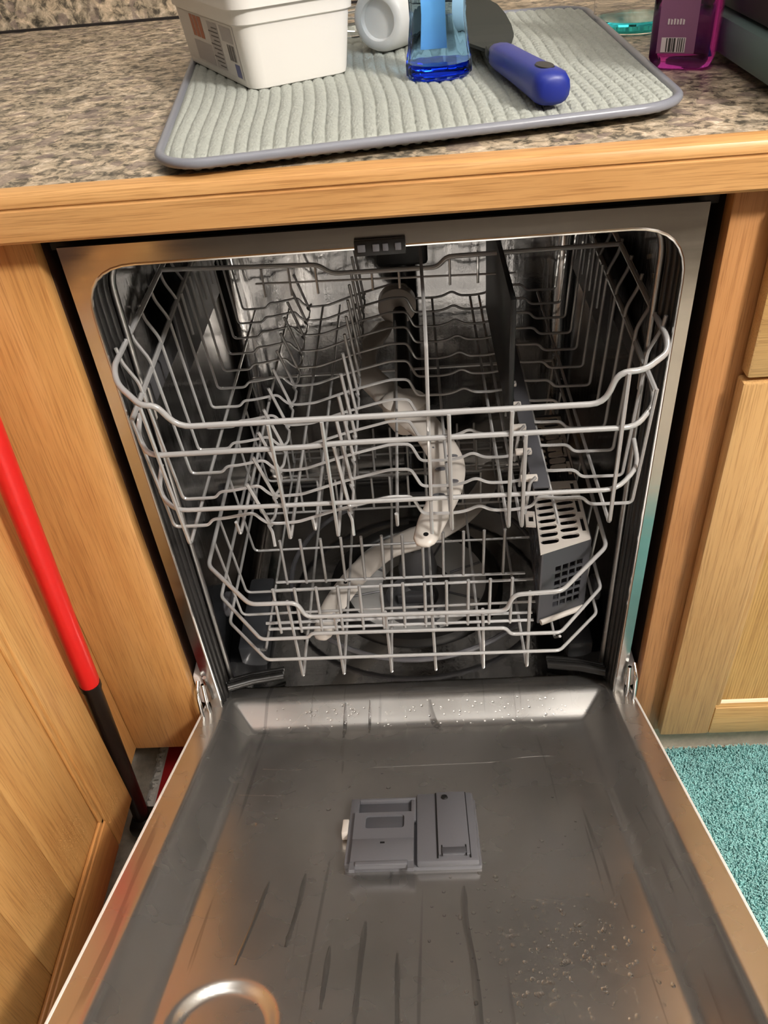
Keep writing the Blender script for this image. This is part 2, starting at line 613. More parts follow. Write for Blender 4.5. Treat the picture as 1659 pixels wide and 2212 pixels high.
rc = tag(empty('base_cabinet', (0.7, 0.2, 0.1)), 'pale oak base cabinet with drawer and panelled door right of the dishwasher', 'cabinet')
box('face_frame_stile', (0.305, 0.0, 0.1), (0.3555, 0.019, 0.8715), 'oak_frame', rc, 0.001)
box('side_board', (0.308, 0.0195, 0.1), (0.3255, 0.62, 0.8715), 'dark_wood', rc)
box('face_frame_rail', (0.356, 0.0003, 0.675), (1.2, 0.019, 0.703), 'oak_pale_x', rc)
box('face_frame_rail', (0.356, 0.0003, 0.845), (1.2, 0.019, 0.8715), 'oak_pale_x', rc)
box('face_frame_rail', (0.356, 0.0003, 0.1), (1.2, 0.019, 0.14), 'oak_pale_x', rc)
box('carcass', (0.34, 0.02, 0.1), (1.2, 0.62, 0.87), 'dark_wood', rc)
box('toe_kick', (0.309, 0.036, 0.0), (1.2, 0.05, 0.0995), 'kick', rc)
dw = box('drawer_front', (0.3435, -0.0195, 0.690), (0.80, -0.0005, 0.858), 'oak_pale_x', rc, 0.003)
dd = mesh('door', [(0.345, -0.0005, 0.115), (0.79, -0.0005, 0.115), (0.79, -0.0005, 0.684), (0.345, -0.0005, 0.684)], [(0, 1, 2, 3)], 'oak_pale_z', rc)
box('stile', (0.3415, -0.0195, 0.112), (0.4085, -0.001, 0.685), 'oak_pale_z', dd, 0.003)
box('stile', (0.735, -0.0195, 0.112), (0.80, -0.001, 0.685), 'oak_pale_z', dd, 0.003)
box('rail', (0.4085, -0.0193, 0.112), (0.735, -0.001, 0.170), 'oak_pale_x', dd, 0.0025)
box('rail', (0.4085, -0.0193, 0.626), (0.735, -0.001, 0.685), 'oak_pale_x', dd, 0.0025)
box('panel', (0.405, -0.0115, 0.165), (0.738, -0.003, 0.63), 'pine_panel', dd)
sweep_profile('moulding', [(-0.0115, 0.1695), (-0.018, 0.1695), (-0.0155, 0.1755), (-0.0115, 0.1785)], 0.4085, 0.735, 'oak_pale_x', dd)
box('moulding', (0.408, -0.0165, 0.17), (0.4155, -0.0114, 0.626), 'oak_pale_z', dd, 0.002)

# ------------------------------------------------------------------ dishwasher body
dwm = tag(empty('dishwasher', (0, 0.28, 0.02)), 'built-in stainless dishwasher with its door dropped half open', 'dishwasher')

# tub: five steel walls with rounded edges, open at the front
def tub_outline(n=5):
    return rrect(-0.283, 0.155, 0.283, 0.846, 0.035, n)
out = tub_outline()
vs, fs = [], []
ys = [0.05, 0.2, 0.4, 0.53, 0.548, 0.556, 0.56]
ins = [0.013, 0.002, 0, 0, 0.005, 0.014, 0.03]
for y, i_ in zip(ys, ins):
    for (x, z) in out:
        cx, cz = 0.0, 0.5
        sx = (0.283 - i_) / 0.283
        sz = (0.3455 - i_) / 0.3455
        vs.append((cx + (x - cx) * sx, y, cz + (z - cz) * sz))
k = len(out)
for j in range(len(ys) - 1):
    for i in range(k):
        fs.append((j * k + i, j * k + (i + 1) % k, (j + 1) * k + (i + 1) % k, (j + 1) * k + i))
fs.append(tuple((len(ys) - 1) * k + i for i in range(k)))
mesh('tub', vs, fs, 'steel_tub', dwm, True, 50)


def u_path(hw, top, bot, y, r=0.045, n=8):
    pts = [(-hw, y, bot), (-hw, y, top), (hw, y, top), (hw, y, bot)]
    return fillet(pts, r, n)


# polished front flange with rounded opening
def flange_outline():
    inner = [(p.x, p.z) for p in u_path(0.2755, 0.834, 0.165, 0, 0.052)]
    return [(-0.29, 0.165), (-0.29, 0.8535), (0.289, 0.8535), (0.289, 0.165)] + inner[::-1]
plate('front_flange', flange_outline(), [], 0.004, lambda u, v, w: Vector((u, 0.008 + w, v)), 'steel_flange', dwm)
wire('flange_lip', u_path(0.2755, 0.834, 0.165, 0.0085, 0.052), 0.0016, 'steel_bright', dwm, fr=0)
# rubber gasket channel between flange and tub
for i, (yy, hw, tp, rr) in enumerate(((0.016, 0.2785, 0.8375, 0.0045), (0.025, 0.2785, 0.8395, 0.0056), (0.0345, 0.2760, 0.839, 0.0052), (0.0425, 0.2725, 0.8375, 0.0045))):
    bm = bmesh.new()
    tube_bm(bm, u_path(hw, tp, 0.17, yy, 0.048), rr, 8)
    bm_out('gasket_rib', bm, 'rubber', dwm, True, 60)
wire('tub_edge', u_path(0.2665, 0.8325, 0.175, 0.0505, 0.043), 0.0042, 'dull_steel', dwm, fr=0, sides=9)
# bottom sill
sweep_profile('sill', [(0.012, 0.13), (0.012, 0.150), (0.02, 0.1565), (0.06, 0.1575), (0.06, 0.13)], -0.283, 0.283, 'steel_tub', dwm)
# black corner gaskets lying on the sill
for s in (-1, 1):
    bm = bmesh.new()
    for kx, rr in ((0, 0.006), (1, 0.0048), (2, 0.004)):
        tube_bm(bm, [(s * 0.268, 0.03 + kx * 0.0075, 0.196 - kx * 0.002), (s * 0.235, 0.044 + kx * 0.0075, 0.192 - kx * 0.002), (s * 0.192, 0.056 + kx * 0.0075, 0.186 - kx * 0.002)], rr, 8)
    bm_out('corner_gasket', bm, 'rubber', dwm, True, 50)
box('gap_shade_block', (-0.30, 0.02, 0.8475), (0.30, 0.5, 0.866), 'black', dwm)  # added black block, stands in for shade in the gap under the countertop
# latch strike in the middle of the top flange
lt = box('latch_strike', (-0.022, 0.003, 0.828), (0.024, 0.0075, 0.8425), 'black', dwm, 0.001)
for x0, x1 in ((-0.019, -0.012), (-0.0055, 0.0005), (0.0035, 0.0085), (0.0145, 0.02)):
    box('striker_tab', (x0, 0.0012, 0.8325), (x1, 0.0029, 0.839), 'mid_grey', lt, 0.0005)
# slide rails for the upper rack
for s in (-1, 1):
    box('rack_rail', (s * 0.2735 - 0.004, 0.056, 0.640), (s * 0.2735 + 0.004, 0.545, 0.668), 'dark_grey', dwm, 0.002)
    box('rail_stop', (s * 0.2705 - 0.006, 0.052, 0.634), (s * 0.2705 + 0.006, 0.064, 0.674), 'light_grey', dwm, 0.002)
# hinges and springs beside the door foot
for s in (-1, 1):
    bm = bmesh.new()
    x = s * 0.2955
    tube_bm(bm, fillet([(x, 0.004, 0.245), (x, -0.012, 0.236), (x, -0.017, 0.2), (x, -0.012, 0.168), (x, 0.006, 0.160)], 0.02), 0.0028, 8)
    tube_bm(bm, fillet([(x - s * 0.006, 0.002, 0.240), (x - s * 0.006, -0.006, 0.205), (x - s * 0.006, -0.004, 0.175)], 0.02), 0.0028, 8)
    bm_out('hinge_arm', bm, 'chrome', dwm, True, 50)
box('insulation', (-0.3055, 0.012, 0.185), (-0.2915, 0.06, 0.245), 'foam', dwm, 0.004)
box('insulation', (0.2905, 0.012, 0.185), (0.3035, 0.06, 0.225), 'foam', dwm, 0.004)
# water feed column on the back wall and dock for the upper arm
wire('feed_tube', [(0.012, 0.535, 0.2), (0.012, 0.535, 0.80), (0.012, 0.50, 0.832), (0.012, 0.30, 0.834)], 0.02, 'black', dwm, fr=0.03, sides=12)
box('feed_clip', (-0.028, 0.512, 0.60), (0.052, 0.555, 0.66), 'black', dwm, 0.006)
lathe('top_sprinkler', [(0.0, 0.0), (0.035, 0.0), (0.042, 0.006), (0.04, 0.014), (0.02, 0.02), (0.0, 0.02)], (0.012, 0.30, 0.805), 'black', dwm)
lathe('feed_dock', [(0.0, 0.0), (0.026, 0.0), (0.03, 0.006), (0.03, 0.028), (0.018, 0.034), (0.0, 0.034)], (0.0, 0.516, 0.545), 'light_grey', dwm, axis=(0, -1, 0))

# sump, filter and heating element on the tub floor
cx, cy = 0.006, 0.262
lathe('sump_ring', [(0.112, 0.0), (0.116, 0.012), (0.124, 0.017), (0.136, 0.016), (0.142, 0.009), (0.143, 0.0)], (cx, cy, 0.156), 'rubber', dwm, seg=48)
lathe('filter_plate', [(0.118, 0.010), (0.10, 0.0085), (0.062, 0.004), (0.056, 0.0)], (cx, cy, 0.156), 'filter_grey', dwm, seg=48)
for k in range(8):
    a = k * math.pi / 4 + 0.3
    bm = bmesh.new()
    tube_bm(bm, [(cx + 0.06 * math.cos(a), cy + 0.06 * math.sin(a), 0.1615), (cx + 0.113 * math.cos(a), cy + 0.113 * math.sin(a), 0.167)], 0.0018, 6)
    bm_out('filter_rib', bm, 'mid_grey', dwm)
fc = lathe('filter_cup', [(0.0, 0.008), (0.03, 0.008), (0.034, 0.012), (0.036, 0.024), (0.046, 0.026), (0.05, 0.022), (0.052, 0.0)], (cx, cy - 0.05, 0.156), 'dark_grey', dwm, seg=36)
lathe('filter_hole', [(0.0, 0.001), (0.006, 0.001), (0.006, 0.0)], (cx + 0.006, cy - 0.062, 0.1645), 'black', fc, seg=14)
bm = bmesh.new()
add_box(bm, (cx - 0.03, cy - 0.054, 0.166), (cx + 0.03, cy - 0.046, 0.182), 0.002)
bm_out('filter_grip', bm, 'basket_grey', fc)
bm = bmesh.new()
tube_bm(bm, [(cx + 0.205 * math.cos(t), 0.27 + 0.195 * math.sin(t), 0.186) for t in [2 * math.pi * k / 64 for k in range(64)]], 0.004, 8, closed=True)
bm_out('heating_element', bm, 'mid_grey', dwm)
box('float_block', (-0.262, 0.095, 0.158), (-0.222, 0.245, 0.205), 'dark_plastic', dwm, 0.006)
box('float_block', (0.225, 0.085, 0.158), (0.262, 0.20, 0.195), 'dark_plastic', dwm, 0.006)


def arm(name, pts, widths, heights, mat, parent, holes=(), nsec=10):
    """spray arm: a flattened tapering tube along a smooth curve"""
    P = [Vector(p) for p in pts]
    def cr(a, b, c, d, t):
        return 0.5 * ((2 * b) + (c - a) * t + (2 * a - 5 * b + 4 * c - d) * t * t + (3 * b - a - 3 * c + d) * t ** 3)
    cs, ws, hs = [], [], []
    n = len(P)
    for i in range(n - 1):
        for s in range(6):
            t = s / 6
            g = lambda L, j: L[max(0, min(n - 1, j))]
            cs.append(cr(g(P, i - 1), P[i], P[i + 1], g(P, i + 2), t))
            ws.append(widths[i] * (1 - t) + widths[i + 1] * t)
            hs.append(heights[i] * (1 - t) + heights[i + 1] * t)
    cs.append(P[-1]); ws.append(widths[-1]); hs.append(heights[-1])
    bm = bmesh.new()
    rings = []
    for i, c in enumerate(cs):
        t = (cs[min(i + 1, len(cs) - 1)] - cs[max(i - 1, 0)])
        t.z = 0
        t.normalize()
        s = Vector((-t.y, t.x, 0))
        ring = []
        for q in range(nsec):
            a = 2 * math.pi * q / nsec
            ca, sa = math.cos(a), math.sin(a)
            ca = math.copysign(abs(ca) ** 0.7, ca)
            ring.append(bm.verts.new(c + s * (ca * ws[i] / 2) + Vector((0, 0, 1)) * (sa * hs[i] / 2)))
        rings.append(ring)
    for a, b in zip(rings, rings[1:]):
        for q in range(nsec):
            bm.faces.new((a[q], a[(q + 1) % nsec], b[(q + 1) % nsec], b[q]))
    for ring, d in ((rings[0], -1), (rings[-1], 1)):
        c = sum((v.co for v in ring), Vector()) / nsec
        t = (cs[1] - cs[0]).normalized() * -1 if d < 0 else (cs[-1] - cs[-2]).normalized()
        w = (ws[0] if d < 0 else ws[-1])
        inner = [bm.verts.new(c + (v.co - c) * 0.6 + t * w * 0.28) for v in ring]
        tip = bm.verts.new(c + t * w * 0.36)
        for q in range(nsec):
            bm.faces.new((ring[q], ring[(q + 1) % nsec], inner[(q + 1) % nsec], inner[q]))
            bm.faces.new((inner[q], inner[(q + 1) % nsec], tip))
    return bm_out(name, bm, mat, parent, True, 60)


la = arm('lower_spray_arm', [(-0.128, 0.078, 0.246), (-0.114, 0.135, 0.247), (-0.078, 0.20, 0.249), (-0.035, 0.245, 0.251), (0.01, 0.268, 0.252),
                             (0.055, 0.291, 0.251), (0.098, 0.336, 0.249), (0.134, 0.40, 0.247), (0.148, 0.458, 0.246)],
         [0.028, 0.037, 0.04, 0.038, 0.05, 0.038, 0.04, 0.037, 0.028], [0.012, 0.014, 0.016, 0.018, 0.02, 0.018, 0.016, 0.014, 0.012], 'light_grey', dwm)
for hx, hy in ((-0.098, 0.172), (-0.05, 0.236), (-0.124, 0.1)):
    lathe('nozzle', [(0.0, 0.0012), (0.0028, 0.0012), (0.0028, 0.0)], (hx, hy, 0.2555), 'black', la, seg=10)
lathe('spray_hub', [(0.03, 0.0), (0.032, 0.03), (0.024, 0.07), (0.024, 0.082), (0.0, 0.084)], (0.01, 0.268, 0.16), 'dark_grey', dwm)

# ------------------------------------------------------------------ door (dropped half open)
TH = math.radians(24.47)
CT, ST = math.cos(TH), math.sin(TH)
def D(x, s, h):
    return Vector((x, -s * CT + h * ST, 0.185 + s * ST + h * CT))


door = box('door', (-0.3, -0.05, -0.080), (0.3, 0.70, -0.047), 'steel_flange', dwm, 0.004, xf=lambda c: D(c.x, c.y, c.z))
for s in (-1, 1):
    box('door_edge', (s * 0.3 - 0.0015, -0.045, -0.045), (s * 0.3 + 0.0015, 0.69, 0.0005), 'white', door, 0.0005, xf=lambda c: D(c.x, c.y, c.z))


def soft_ramp(t, e=0.16):
    """straight ramp 0..1 whose two ends are rounded over"""
    if t <= -e:
        return 0.0
    if t < e:
        return (t + e) ** 2 / (4 * e)
    if t <= 1 - e:
        return t
    if t < 1 + e:
        return 1 - (1 + e - t) ** 2 / (4 * e)
    return 1.0


def liner_h(x, s):
    pan = 0.034
    dx = 0.2665 - abs(x)
    ds = s + 0.028
    de = 0.64 - s
    R = 0.012
    if dx < R and ds < R:
        d = R - math.hypot(R - dx, R - ds)
    else:
        d = min(dx, ds)
    d = min(d, de)
    h = -pan * soft_ramp(d / 0.036)
    # pressed groove near the rim corner and round pressing at lower left
    rr = math.hypot(x + 0.1665, s - 0.484)
    h -= 0.007 * smooth01((0.049 - rr) / 0.011)
    return h


nx, ns = 240, 280
vs, fs = [], []
for j in range(ns + 1):
    s = -0.066 + j * (0.69 + 0.066) / ns
    for i in range(nx + 1):
        x = -0.3 + i * 0.6 / nx
        vs.append(D(x, s, liner_h(x, s)))
for j in range(ns):
    for i in range(nx):
        a = j * (nx + 1) + i
        fs.append((a, a + nx + 1, a + nx + 2, a + 1))
mesh('inner_liner', vs, fs, 'steel_door', door, True)

dx_ = lambda c: D(c.x, c.y, c.z)
FL = -0.034
box('dispenser_body', (-0.077, 0.184, FL - 0.002), (0.069, 0.301, FL + 0.005), 'mid_grey', door, 0.003, xf=dx_)
box('rinse_aid_housing', (0.0, 0.182, FL + 0.004), (0.0665, 0.302, FL + 0.0125), 'mid_grey', door, 0.003, xf=dx_)
box('rinse_aid_cover', (0.0235, 0.1835, FL + 0.011), (0.057, 0.294, FL + 0.0145), 'mid_grey', door, 0.001, xf=dx_)
box('cover_catch', (0.0275, 0.284, FL + 0.0144), (0.053, 0.2935, FL + 0.0158), 'basket_grey', door, 0.0006, xf=dx_)
for gx in (0.0228, 0.0572):
    box('cover_groove', (gx - 0.0007, 0.184, FL + 0.012), (gx + 0.0007, 0.298, FL + 0.0134), 'black', door, xf=dx_)
for gx in (0.0275, 0.053):
    box('catch_slot', (gx - 0.0006, 0.28, FL + 0.0143), (gx + 0.0006, 0.297, FL + 0.0152), 'black', door, xf=dx_)
box('lid_hole', (-0.039, 0.272, FL + 0.0145), (-0.034, 0.2745, FL + 0.0156), 'black', door, xf=dx_)
bm = bmesh.new()
lathe_bm(bm, [(0.0, 0.002), (0.0035, 0.002), (0.0042, 0.0)], (0.033, 0.195, FL + 0.0143), seg=14)
for v in bm.verts:
    v.co = D(*v.co)
bm_out('dose_window', bm, 'black', door)
# powder cup behind the sliding lid
for lo, hi in (((-0.0765, 0.186, FL + 0.004), (-0.0665, 0.30, FL + 0.0105)), ((-0.0665, 0.186, FL + 0.004), (0.0, 0.1905, FL + 0.0105)),
               ((-0.006, 0.1905, FL + 0.004), (0.0, 0.23, FL + 0.0105))):
    box('cup_wall', lo, hi, 'mid_grey', door, 0.001, xf=dx_)
box('cup_floor', (-0.066, 0.19, FL + 0.0042), (-0.006, 0.235, FL + 0.0056), 'basket_grey', door, 0.0004, xf=dx_)
def lid_xf(u, v, w):
    return D(u, v, FL + 0.0106 + w)
plate('sliding_lid', [(-0.070, 0.219), (-0.0025, 0.219), (-0.0025, 0.314), (-0.009, 0.314), (-0.009, 0.309), (-0.064, 0.309), (-0.064, 0.314), (-0.070, 0.314)],
      [rrect(-0.057, 0.2245, -0.0135, 0.2475, 0.0035, 3)], 0.004, lid_xf, 'mid_grey', door)
box('lid_thumb_recess', (-0.058, 0.224, FL + 0.0098), (-0.013, 0.248, FL + 0.0122), 'basket_grey', door, 0.0003, xf=dx_)
box('lid_lip', (-0.064, 0.303, FL + 0.0143), (-0.009, 0.3092, FL + 0.0168), 'mid_grey', door, 0.001, xf=dx_)
box('lid_ridge', (-0.0695, 0.266, FL + 0.0143), (-0.003, 0.3028, FL + 0.0153), 'mid_grey', door, 0.0004, xf=dx_)
tag(box('lid_catch', (-0.0835, 0.226, FL + 0.002), (-0.0765, 0.250, FL + 0.012), 'light_grey', door, 0.001, xf=dx_), 'pale catch on the side of the dispenser')

# water drops on the liner
bm = bmesh.new()
rng = random.Random(3)
def drop(x, s, r, elong=1.0):
    b2 = bmesh.new()
    bmesh.ops.create_icosphere(b2, subdivisions=2, radius=1.0)
    h = liner_h(x, s)
    for v in b2.verts:
        v.co = D(x + v.co.x * r, s + v.co.y * r * elong, h - 0.0002 + v.co.z * r * 0.45)
    merge(bm, b2)
for _ in range(150):
    drop(rng.uniform(-0.235, 0.225), rng.uniform(-0.02, 0.008), rng.uniform(0.0008, 0.0022), rng.uniform(1, 2))
for _ in range(360):
    x = rng.gauss(0.125, 0.045)
    s = rng.gauss(0.40, 0.065)
    if abs(x) < 0.24 and 0.02 < s < 0.6:
        drop(x, s, rng.uniform(0.001, 0.0026), rng.uniform(0.9, 1.5))
for _ in range(170):
    x, s = rng.uniform(-0.23, 0.23), rng.uniform(0.02, 0.55)
    if not (-0.09 < x < 0.08 and 0.17 < s < 0.33):
        drop(x, s, rng.uniform(0.0006, 0.0017), rng.uniform(1, 1.6))
for x, s, r in ((-0.19, 0.215, 0.0045), (-0.105, 0.19, 0.003), (-0.085, 0.145, 0.003), (-0.035, 0.15, 0.003), (-0.165, 0.205, 0.0025), (0.05, 0.085, 0.003), (0.18, 0.41, 0.003), (0.085, 0.46, 0.0028), (0.16, 0.455, 0.0025)):
    drop(x, s, r)
tag(bm_out('water_drops', bm, 'water', door), kind='stuff')

# dark water runs that trickled down the liner
def water_run(pts, w):
    vs, fs = [], []
    P = fillet([(x, s, 0) for x, s in pts], 0.02)
    Q_ = []
    for a, b in zip(P, P[1:]):
        n = max(1, int((b - a).length / 0.006))
        Q_ += [a + (b - a) * (k / n) for k in range(n)]
    Q_.append(P[-1])
    for k, c in enumerate(Q_):
        ww = w * (0.9 + 0.1 * math.sin(k * 0.5)) * min(1, 0.4 + k / 4)
        if k > len(Q_) - 3:
            ww *= 0.6
        for o in (-ww, 0, ww):
            vs.append(D(c.x + o, c.y, liner_h(c.x + o, c.y) + (0.0004 if o == 0 else 0.0002)))
    for k in range(len(Q_) - 1):
        for j in (0, 1):
            fs.append((k * 3 + j, k * 3 + j + 1, k * 3 + j + 4, k * 3 + j + 3))
    mesh('water_run', vs, fs, 'wet_steel', door, True)
for pts, w in (([(-0.118, 0.30), (-0.119, 0.35), (-0.124, 0.40)], 0.0028), ([(-0.155, 0.31), (-0.16, 0.36), (-0.168, 0.42)], 0.0022),
               ([(-0.082, 0.40), (-0.083, 0.47)], 0.0028), ([(-0.05, 0.37), (-0.052, 0.42), (-0.053, 0.485)], 0.003), ([(0.0475, 0.325), (0.046, 0.37), (0.051, 0.42), (0.053, 0.52)], 0.0036),
               ([(-0.018, 0.41), (-0.016, 0.52)], 0.0026), ([(-0.2, 0.10), (-0.15, 0.105), (-0.13, 0.098)], 0.002), ([(-0.22, 0.155), (-0.165, 0.16), (-0.15, 0.15)], 0.002),
               ([(-0.1, -0.02), (-0.101, 0.03)], 0.0028), ([(-0.065, -0.022), (-0.066, 0.02)], 0.002), ([(0.02, -0.02), (0.022, 0.0), (0.035, 0.02)], 0.005),
               ([(-0.06, 0.105), (0.02, 0.104), (0.10, 0.103), (0.13, 0.094), (0.17, 0.093)], 0.0016)):
    water_run(pts, w)

# ------------------------------------------------------------------ upper rack
W = 'wire'
ur = tag(empty('upper_dish_rack', (0, 0.23, 0.55)), 'upper pale grey wire dish rack with spray arm beneath, at the tub mouth', 'dish rack')
zb = 0.55
yk = [-0.028 + 0.0484 * i for i in range(12)]
YF = -0.046
# thick rim, stepped down along the front
wire('rim_wire', [(-0.268, 0.505, 0.752), (-0.268, -0.004, 0.737), (-0.262, -0.022, 0.728), (-0.236, YF, 0.7175), (-0.222, YF, 0.7165), (-0.206, YF, 0.691),
                  (0.203, YF, 0.689), (0.213, YF, 0.722), (0.236, YF, 0.7225), (0.264, -0.018, 0.723), (0.268, 0.0, 0.728), (0.268, 0.505, 0.748)], 0.0031, W, ur, 0.014, 9)
wire('rim_wire', [(-0.268, 0.505, 0.752), (0.268, 0.505, 0.748)], 0.0031, W, ur, 0)
# second tier
wire('rim_wire', [(-0.263, 0.012, 0.672), (-0.262, -0.012, 0.662), (-0.244, YF, 0.659), (-0.08, YF, 0.659), (-0.06, YF, 0.661), (0.0, YF, 0.661), (0.236, YF, 0.660), (0.262, -0.012, 0.664), (0.263, 0.012, 0.674)], 0.0029, W, ur, 0.014, 9)
wire('rim_wire', [(-0.256, 0.01, 0.607), (-0.255, -0.022, 0.594), (-0.234, YF, 0.587), (0.226, YF, 0.584), (0.252, -0.022, 0.594), (0.253, 0.01, 0.606)], 0.0026, W, ur, 0.014, 9)
wire('side_wire', [(-0.258, -0.024, 0.688), (-0.258, 0.505, 0.722)], 0.003, W, ur, 0)
wire('side_wire', [(0.258, -0.02, 0.683), (0.258, 0.505, 0.718)], 0.003, W, ur, 0)
# U-shaped cross wires
prof = [(-0.27, 0.745), (-0.268, 0.728), (-0.2575, 0.705), (-0.2565, 0.69), (-0.247, zb), (-0.209, zb), (-0.203, zb + 0.008), (-0.189, zb + 0.0085), (-0.157, zb + 0.014),
        (-0.150, zb + 0.004), (-0.143, zb - 0.002), (-0.132, zb - 0.003), (-0.11, zb - 0.002), (-0.069, zb + 0.011), (-0.05, zb + 0.016), (-0.008, zb + 0.026), (0.015, zb + 0.025), (0.026, zb),
        (0.06, zb - 0.001), (0.073, zb + 0.001), (0.087, zb + 0.008), (0.10, zb), (0.122, zb - 0.001), (0.143, zb + 0.002), (0.15, zb + 0.0165), (0.168, zb + 0.012), (0.196, zb + 0.0115),
        (0.204, zb + 0.001), (0.249, zb), (0.2565, 0.69), (0.2575, 0.705), (0.268, 0.728), (0.27, 0.742)]
cw = wire('cross_wire', [(x, yk[1], z) for x, z in prof], 0.0019, W, ur, 0.006, 6)
for y in yk[2:]:
    copy_at(cw, (0, y - yk[1], 0))
wire('cross_wire', [(x, yk[0], z) for x, z in prof[3:-3]], 0.0019, W, ur, 0.006, 6)
# wires that run front to back along the bottom; some turn up in front
ZD = zb - 0.005
for x, top in ((-0.228, 0.716), (-0.118, 0.689), (-0.066, 0.689), (0.056, 0.689), (0.116, 0.689), (0.13, 0.66), (0.222, 0.722)):
    wire('base_wire', [(x - (0.008 if x < -0.2 else 0), YF - 0.003, top), (x, YF - 0.003, ZD - 0.004), (x, 0.505, ZD + 0.001)], 0.0021, W, ur, 0.006, 6)
for x in (-0.173, -0.091, -0.002, 0.167):
    wire('base_wire', [(x, YF, ZD - 0.002 if x > 0.1 else ZD + 0.022), (x, YF + 0.005, ZD), (x, 0.505, ZD + 0.001)] if x < 0.1 else [(x, YF - 0.012, zb + 0.001), (x, 0.505, zb + 0.008)], 0.002, W, ur, 0.005, 6)
# tall centre post that turns back over the rack
wire('post_wire', [(0.0345, YF - 0.002, ZD - 0.006), (0.0375, -0.034, 0.756), (0.038, 0.02, 0.757), (0.038, 0.50, 0.76)], 0.002, W, ur, 0.003, 6)
# crossbar over the rack with hanging pins
wire('cross_bar', [(-0.268, 0.212, 0.744), (-0.082, 0.212, 0.737), (-0.067, 0.212, 0.725), (0.058, 0.212, 0.724), (0.068, 0.212, 0.736), (0.268, 0.212, 0.737)], 0.003, W, ur, 0.008, 8)
for x in (-0.15, -0.118, -0.086, -0.02, 0.012, 0.072, 0.105, 0.137):
    wire('hanging_pin', [(x, 0.215, 0.735 if abs(x) > 0.07 else 0.722), (x, 0.215, 0.70)], 0.0016, W, ur, 0, 6)
wire('pin_wire', [(-0.16, 0.218, 0.716), (0.15, 0.218, 0.708)], 0.0014, W, ur, 0, 6)
# tines
pts = []
for i, y in enumerate(yk):
    pts += [(-0.138, y - 0.012, zb - 0.004), (-0.1445, y, zb - 0.004), (-0.138, y + 0.012, zb - 0.004)]
wire('tine_carrier', [(-0.136, YF - 0.004, ZD - 0.012)] + pts, 0.0018, W, ur, 0.004, 6)
t0 = wire('tine', [(-0.1405, yk[0], zb - 0.006), (-0.1575, yk[0] + 0.001, zb + 0.052)], 0.0021, W, ur, 0, 7)
for y in yk[1:]:
    copy_at(t0, (0, y - yk[0], 0))
pts = []
for i, y in enumerate(yk):
    pts += [(-0.050, y - 0.012, zb + 0.008), (-0.0545, y, zb + 0.008), (-0.050, y + 0.012, zb + 0.008)]
wire('tine_carrier', [(-0.05, YF + 0.004, ZD - 0.008)] + pts, 0.0018, W, ur, 0.004, 6)
t1 = wire('tine', [(-0.0515, yk[0], zb + 0.006), (-0.0605, yk[0] + 0.001, zb + 0.094)], 0.0021, W, ur, 0, 7)
for y in yk[1:]:
    copy_at(t1, (0, y - yk[0], 0))
# plastic cup shelf standing folded up, its hinge strip and clips
box('cup_shelf', (0.1265, 0.07, 0.60), (0.133, 0.35, 0.745), 'black', ur, 0.002)
box('shelf_strip', (0.1445, -0.02, zb + 0.019), (0.1625, 0.30, zb + 0.0225), 'basket_grey', ur, 0.001)
for i in (0, 1, 2, 3, 4):
    box('shelf_clip', (0.132, yk[i] + 0.012, zb + 0.026), (0.15, yk[i] + 0.02, zb + 0.031), 'light_grey', ur, 0.001)
    wire('shelf_hook', [(0.1365, yk[i] + 0.006, zb - 0.012), (0.1405, yk[i] + 0.006, zb + 0.03), (0.1465, yk[i] + 0.006, zb + 0.037)], 0.0019, W, ur, 0.004, 6)
for s in (-1, 1):
    br = box('roller_bracket', (s * 0.2625 - 0.0025, 0.20, 0.612), (s * 0.2625 + 0.0025, 0.44, 0.70), 'dark_grey', ur, 0.002)
    for k in range(5):
        wire('bracket_pin', [(s * 0.252, 0.22 + k * 0.05, 0.71), (s * 0.25, 0.22 + k * 0.05, 0.655)], 0.0018, W, ur, 0, 6)
# spray arm under the rack
ua = arm('upper_spray_arm', [(0.026, -0.036, 0.518), (0.036, -0.004, 0.519), (0.0545, 0.05, 0.52), (0.058, 0.105, 0.521), (0.038, 0.17, 0.522), (0.008, 0.225, 0.523),
                             (-0.02, 0.275, 0.522), (-0.05, 0.34, 0.521), (-0.05, 0.40, 0.52), (-0.03, 0.45, 0.519), (-0.02, 0.485, 0.518)],
         [0.026, 0.033, 0.037, 0.042, 0.044, 0.052, 0.044, 0.042, 0.037, 0.033, 0.026], [0.011, 0.014, 0.015, 0.016, 0.018, 0.02, 0.018, 0.016, 0.015, 0.014, 0.011], 'light_grey', ur)
for i, (x, y) in enumerate(((0.045, 0.03), (0.062, 0.055), (0.05, 0.08), (0.064, 0.105), (0.048, 0.125), (0.046, 0.165), (0.03, 0.178))):
    lathe('arm_groove', [(0.0, 0.0015), (0.005, 0.0015), (0.0055, 0.0)], (x, y, 0.5275), 'mid_grey', ua, seg=10, sx=1.4, sy=0.6)
lathe('nozzle', [(0.0, 0.0012), (0.003, 0.0012), (0.003, 0.0)], (0.028, -0.032, 0.523), 'black', ua, seg=10)
lathe('spray_hub', [(0.0, -0.03), (0.018, -0.03), (0.03, -0.008), (0.03, 0.014), (0.02, 0.02), (0.0, 0.02)], (0.008, 0.225, 0.523), 'light_grey', ur)
wire('feed_pipe', [(0.008, 0.225, 0.505), (0.004, 0.47, 0.545)], 0.011, 'black', ur, 0, 10)

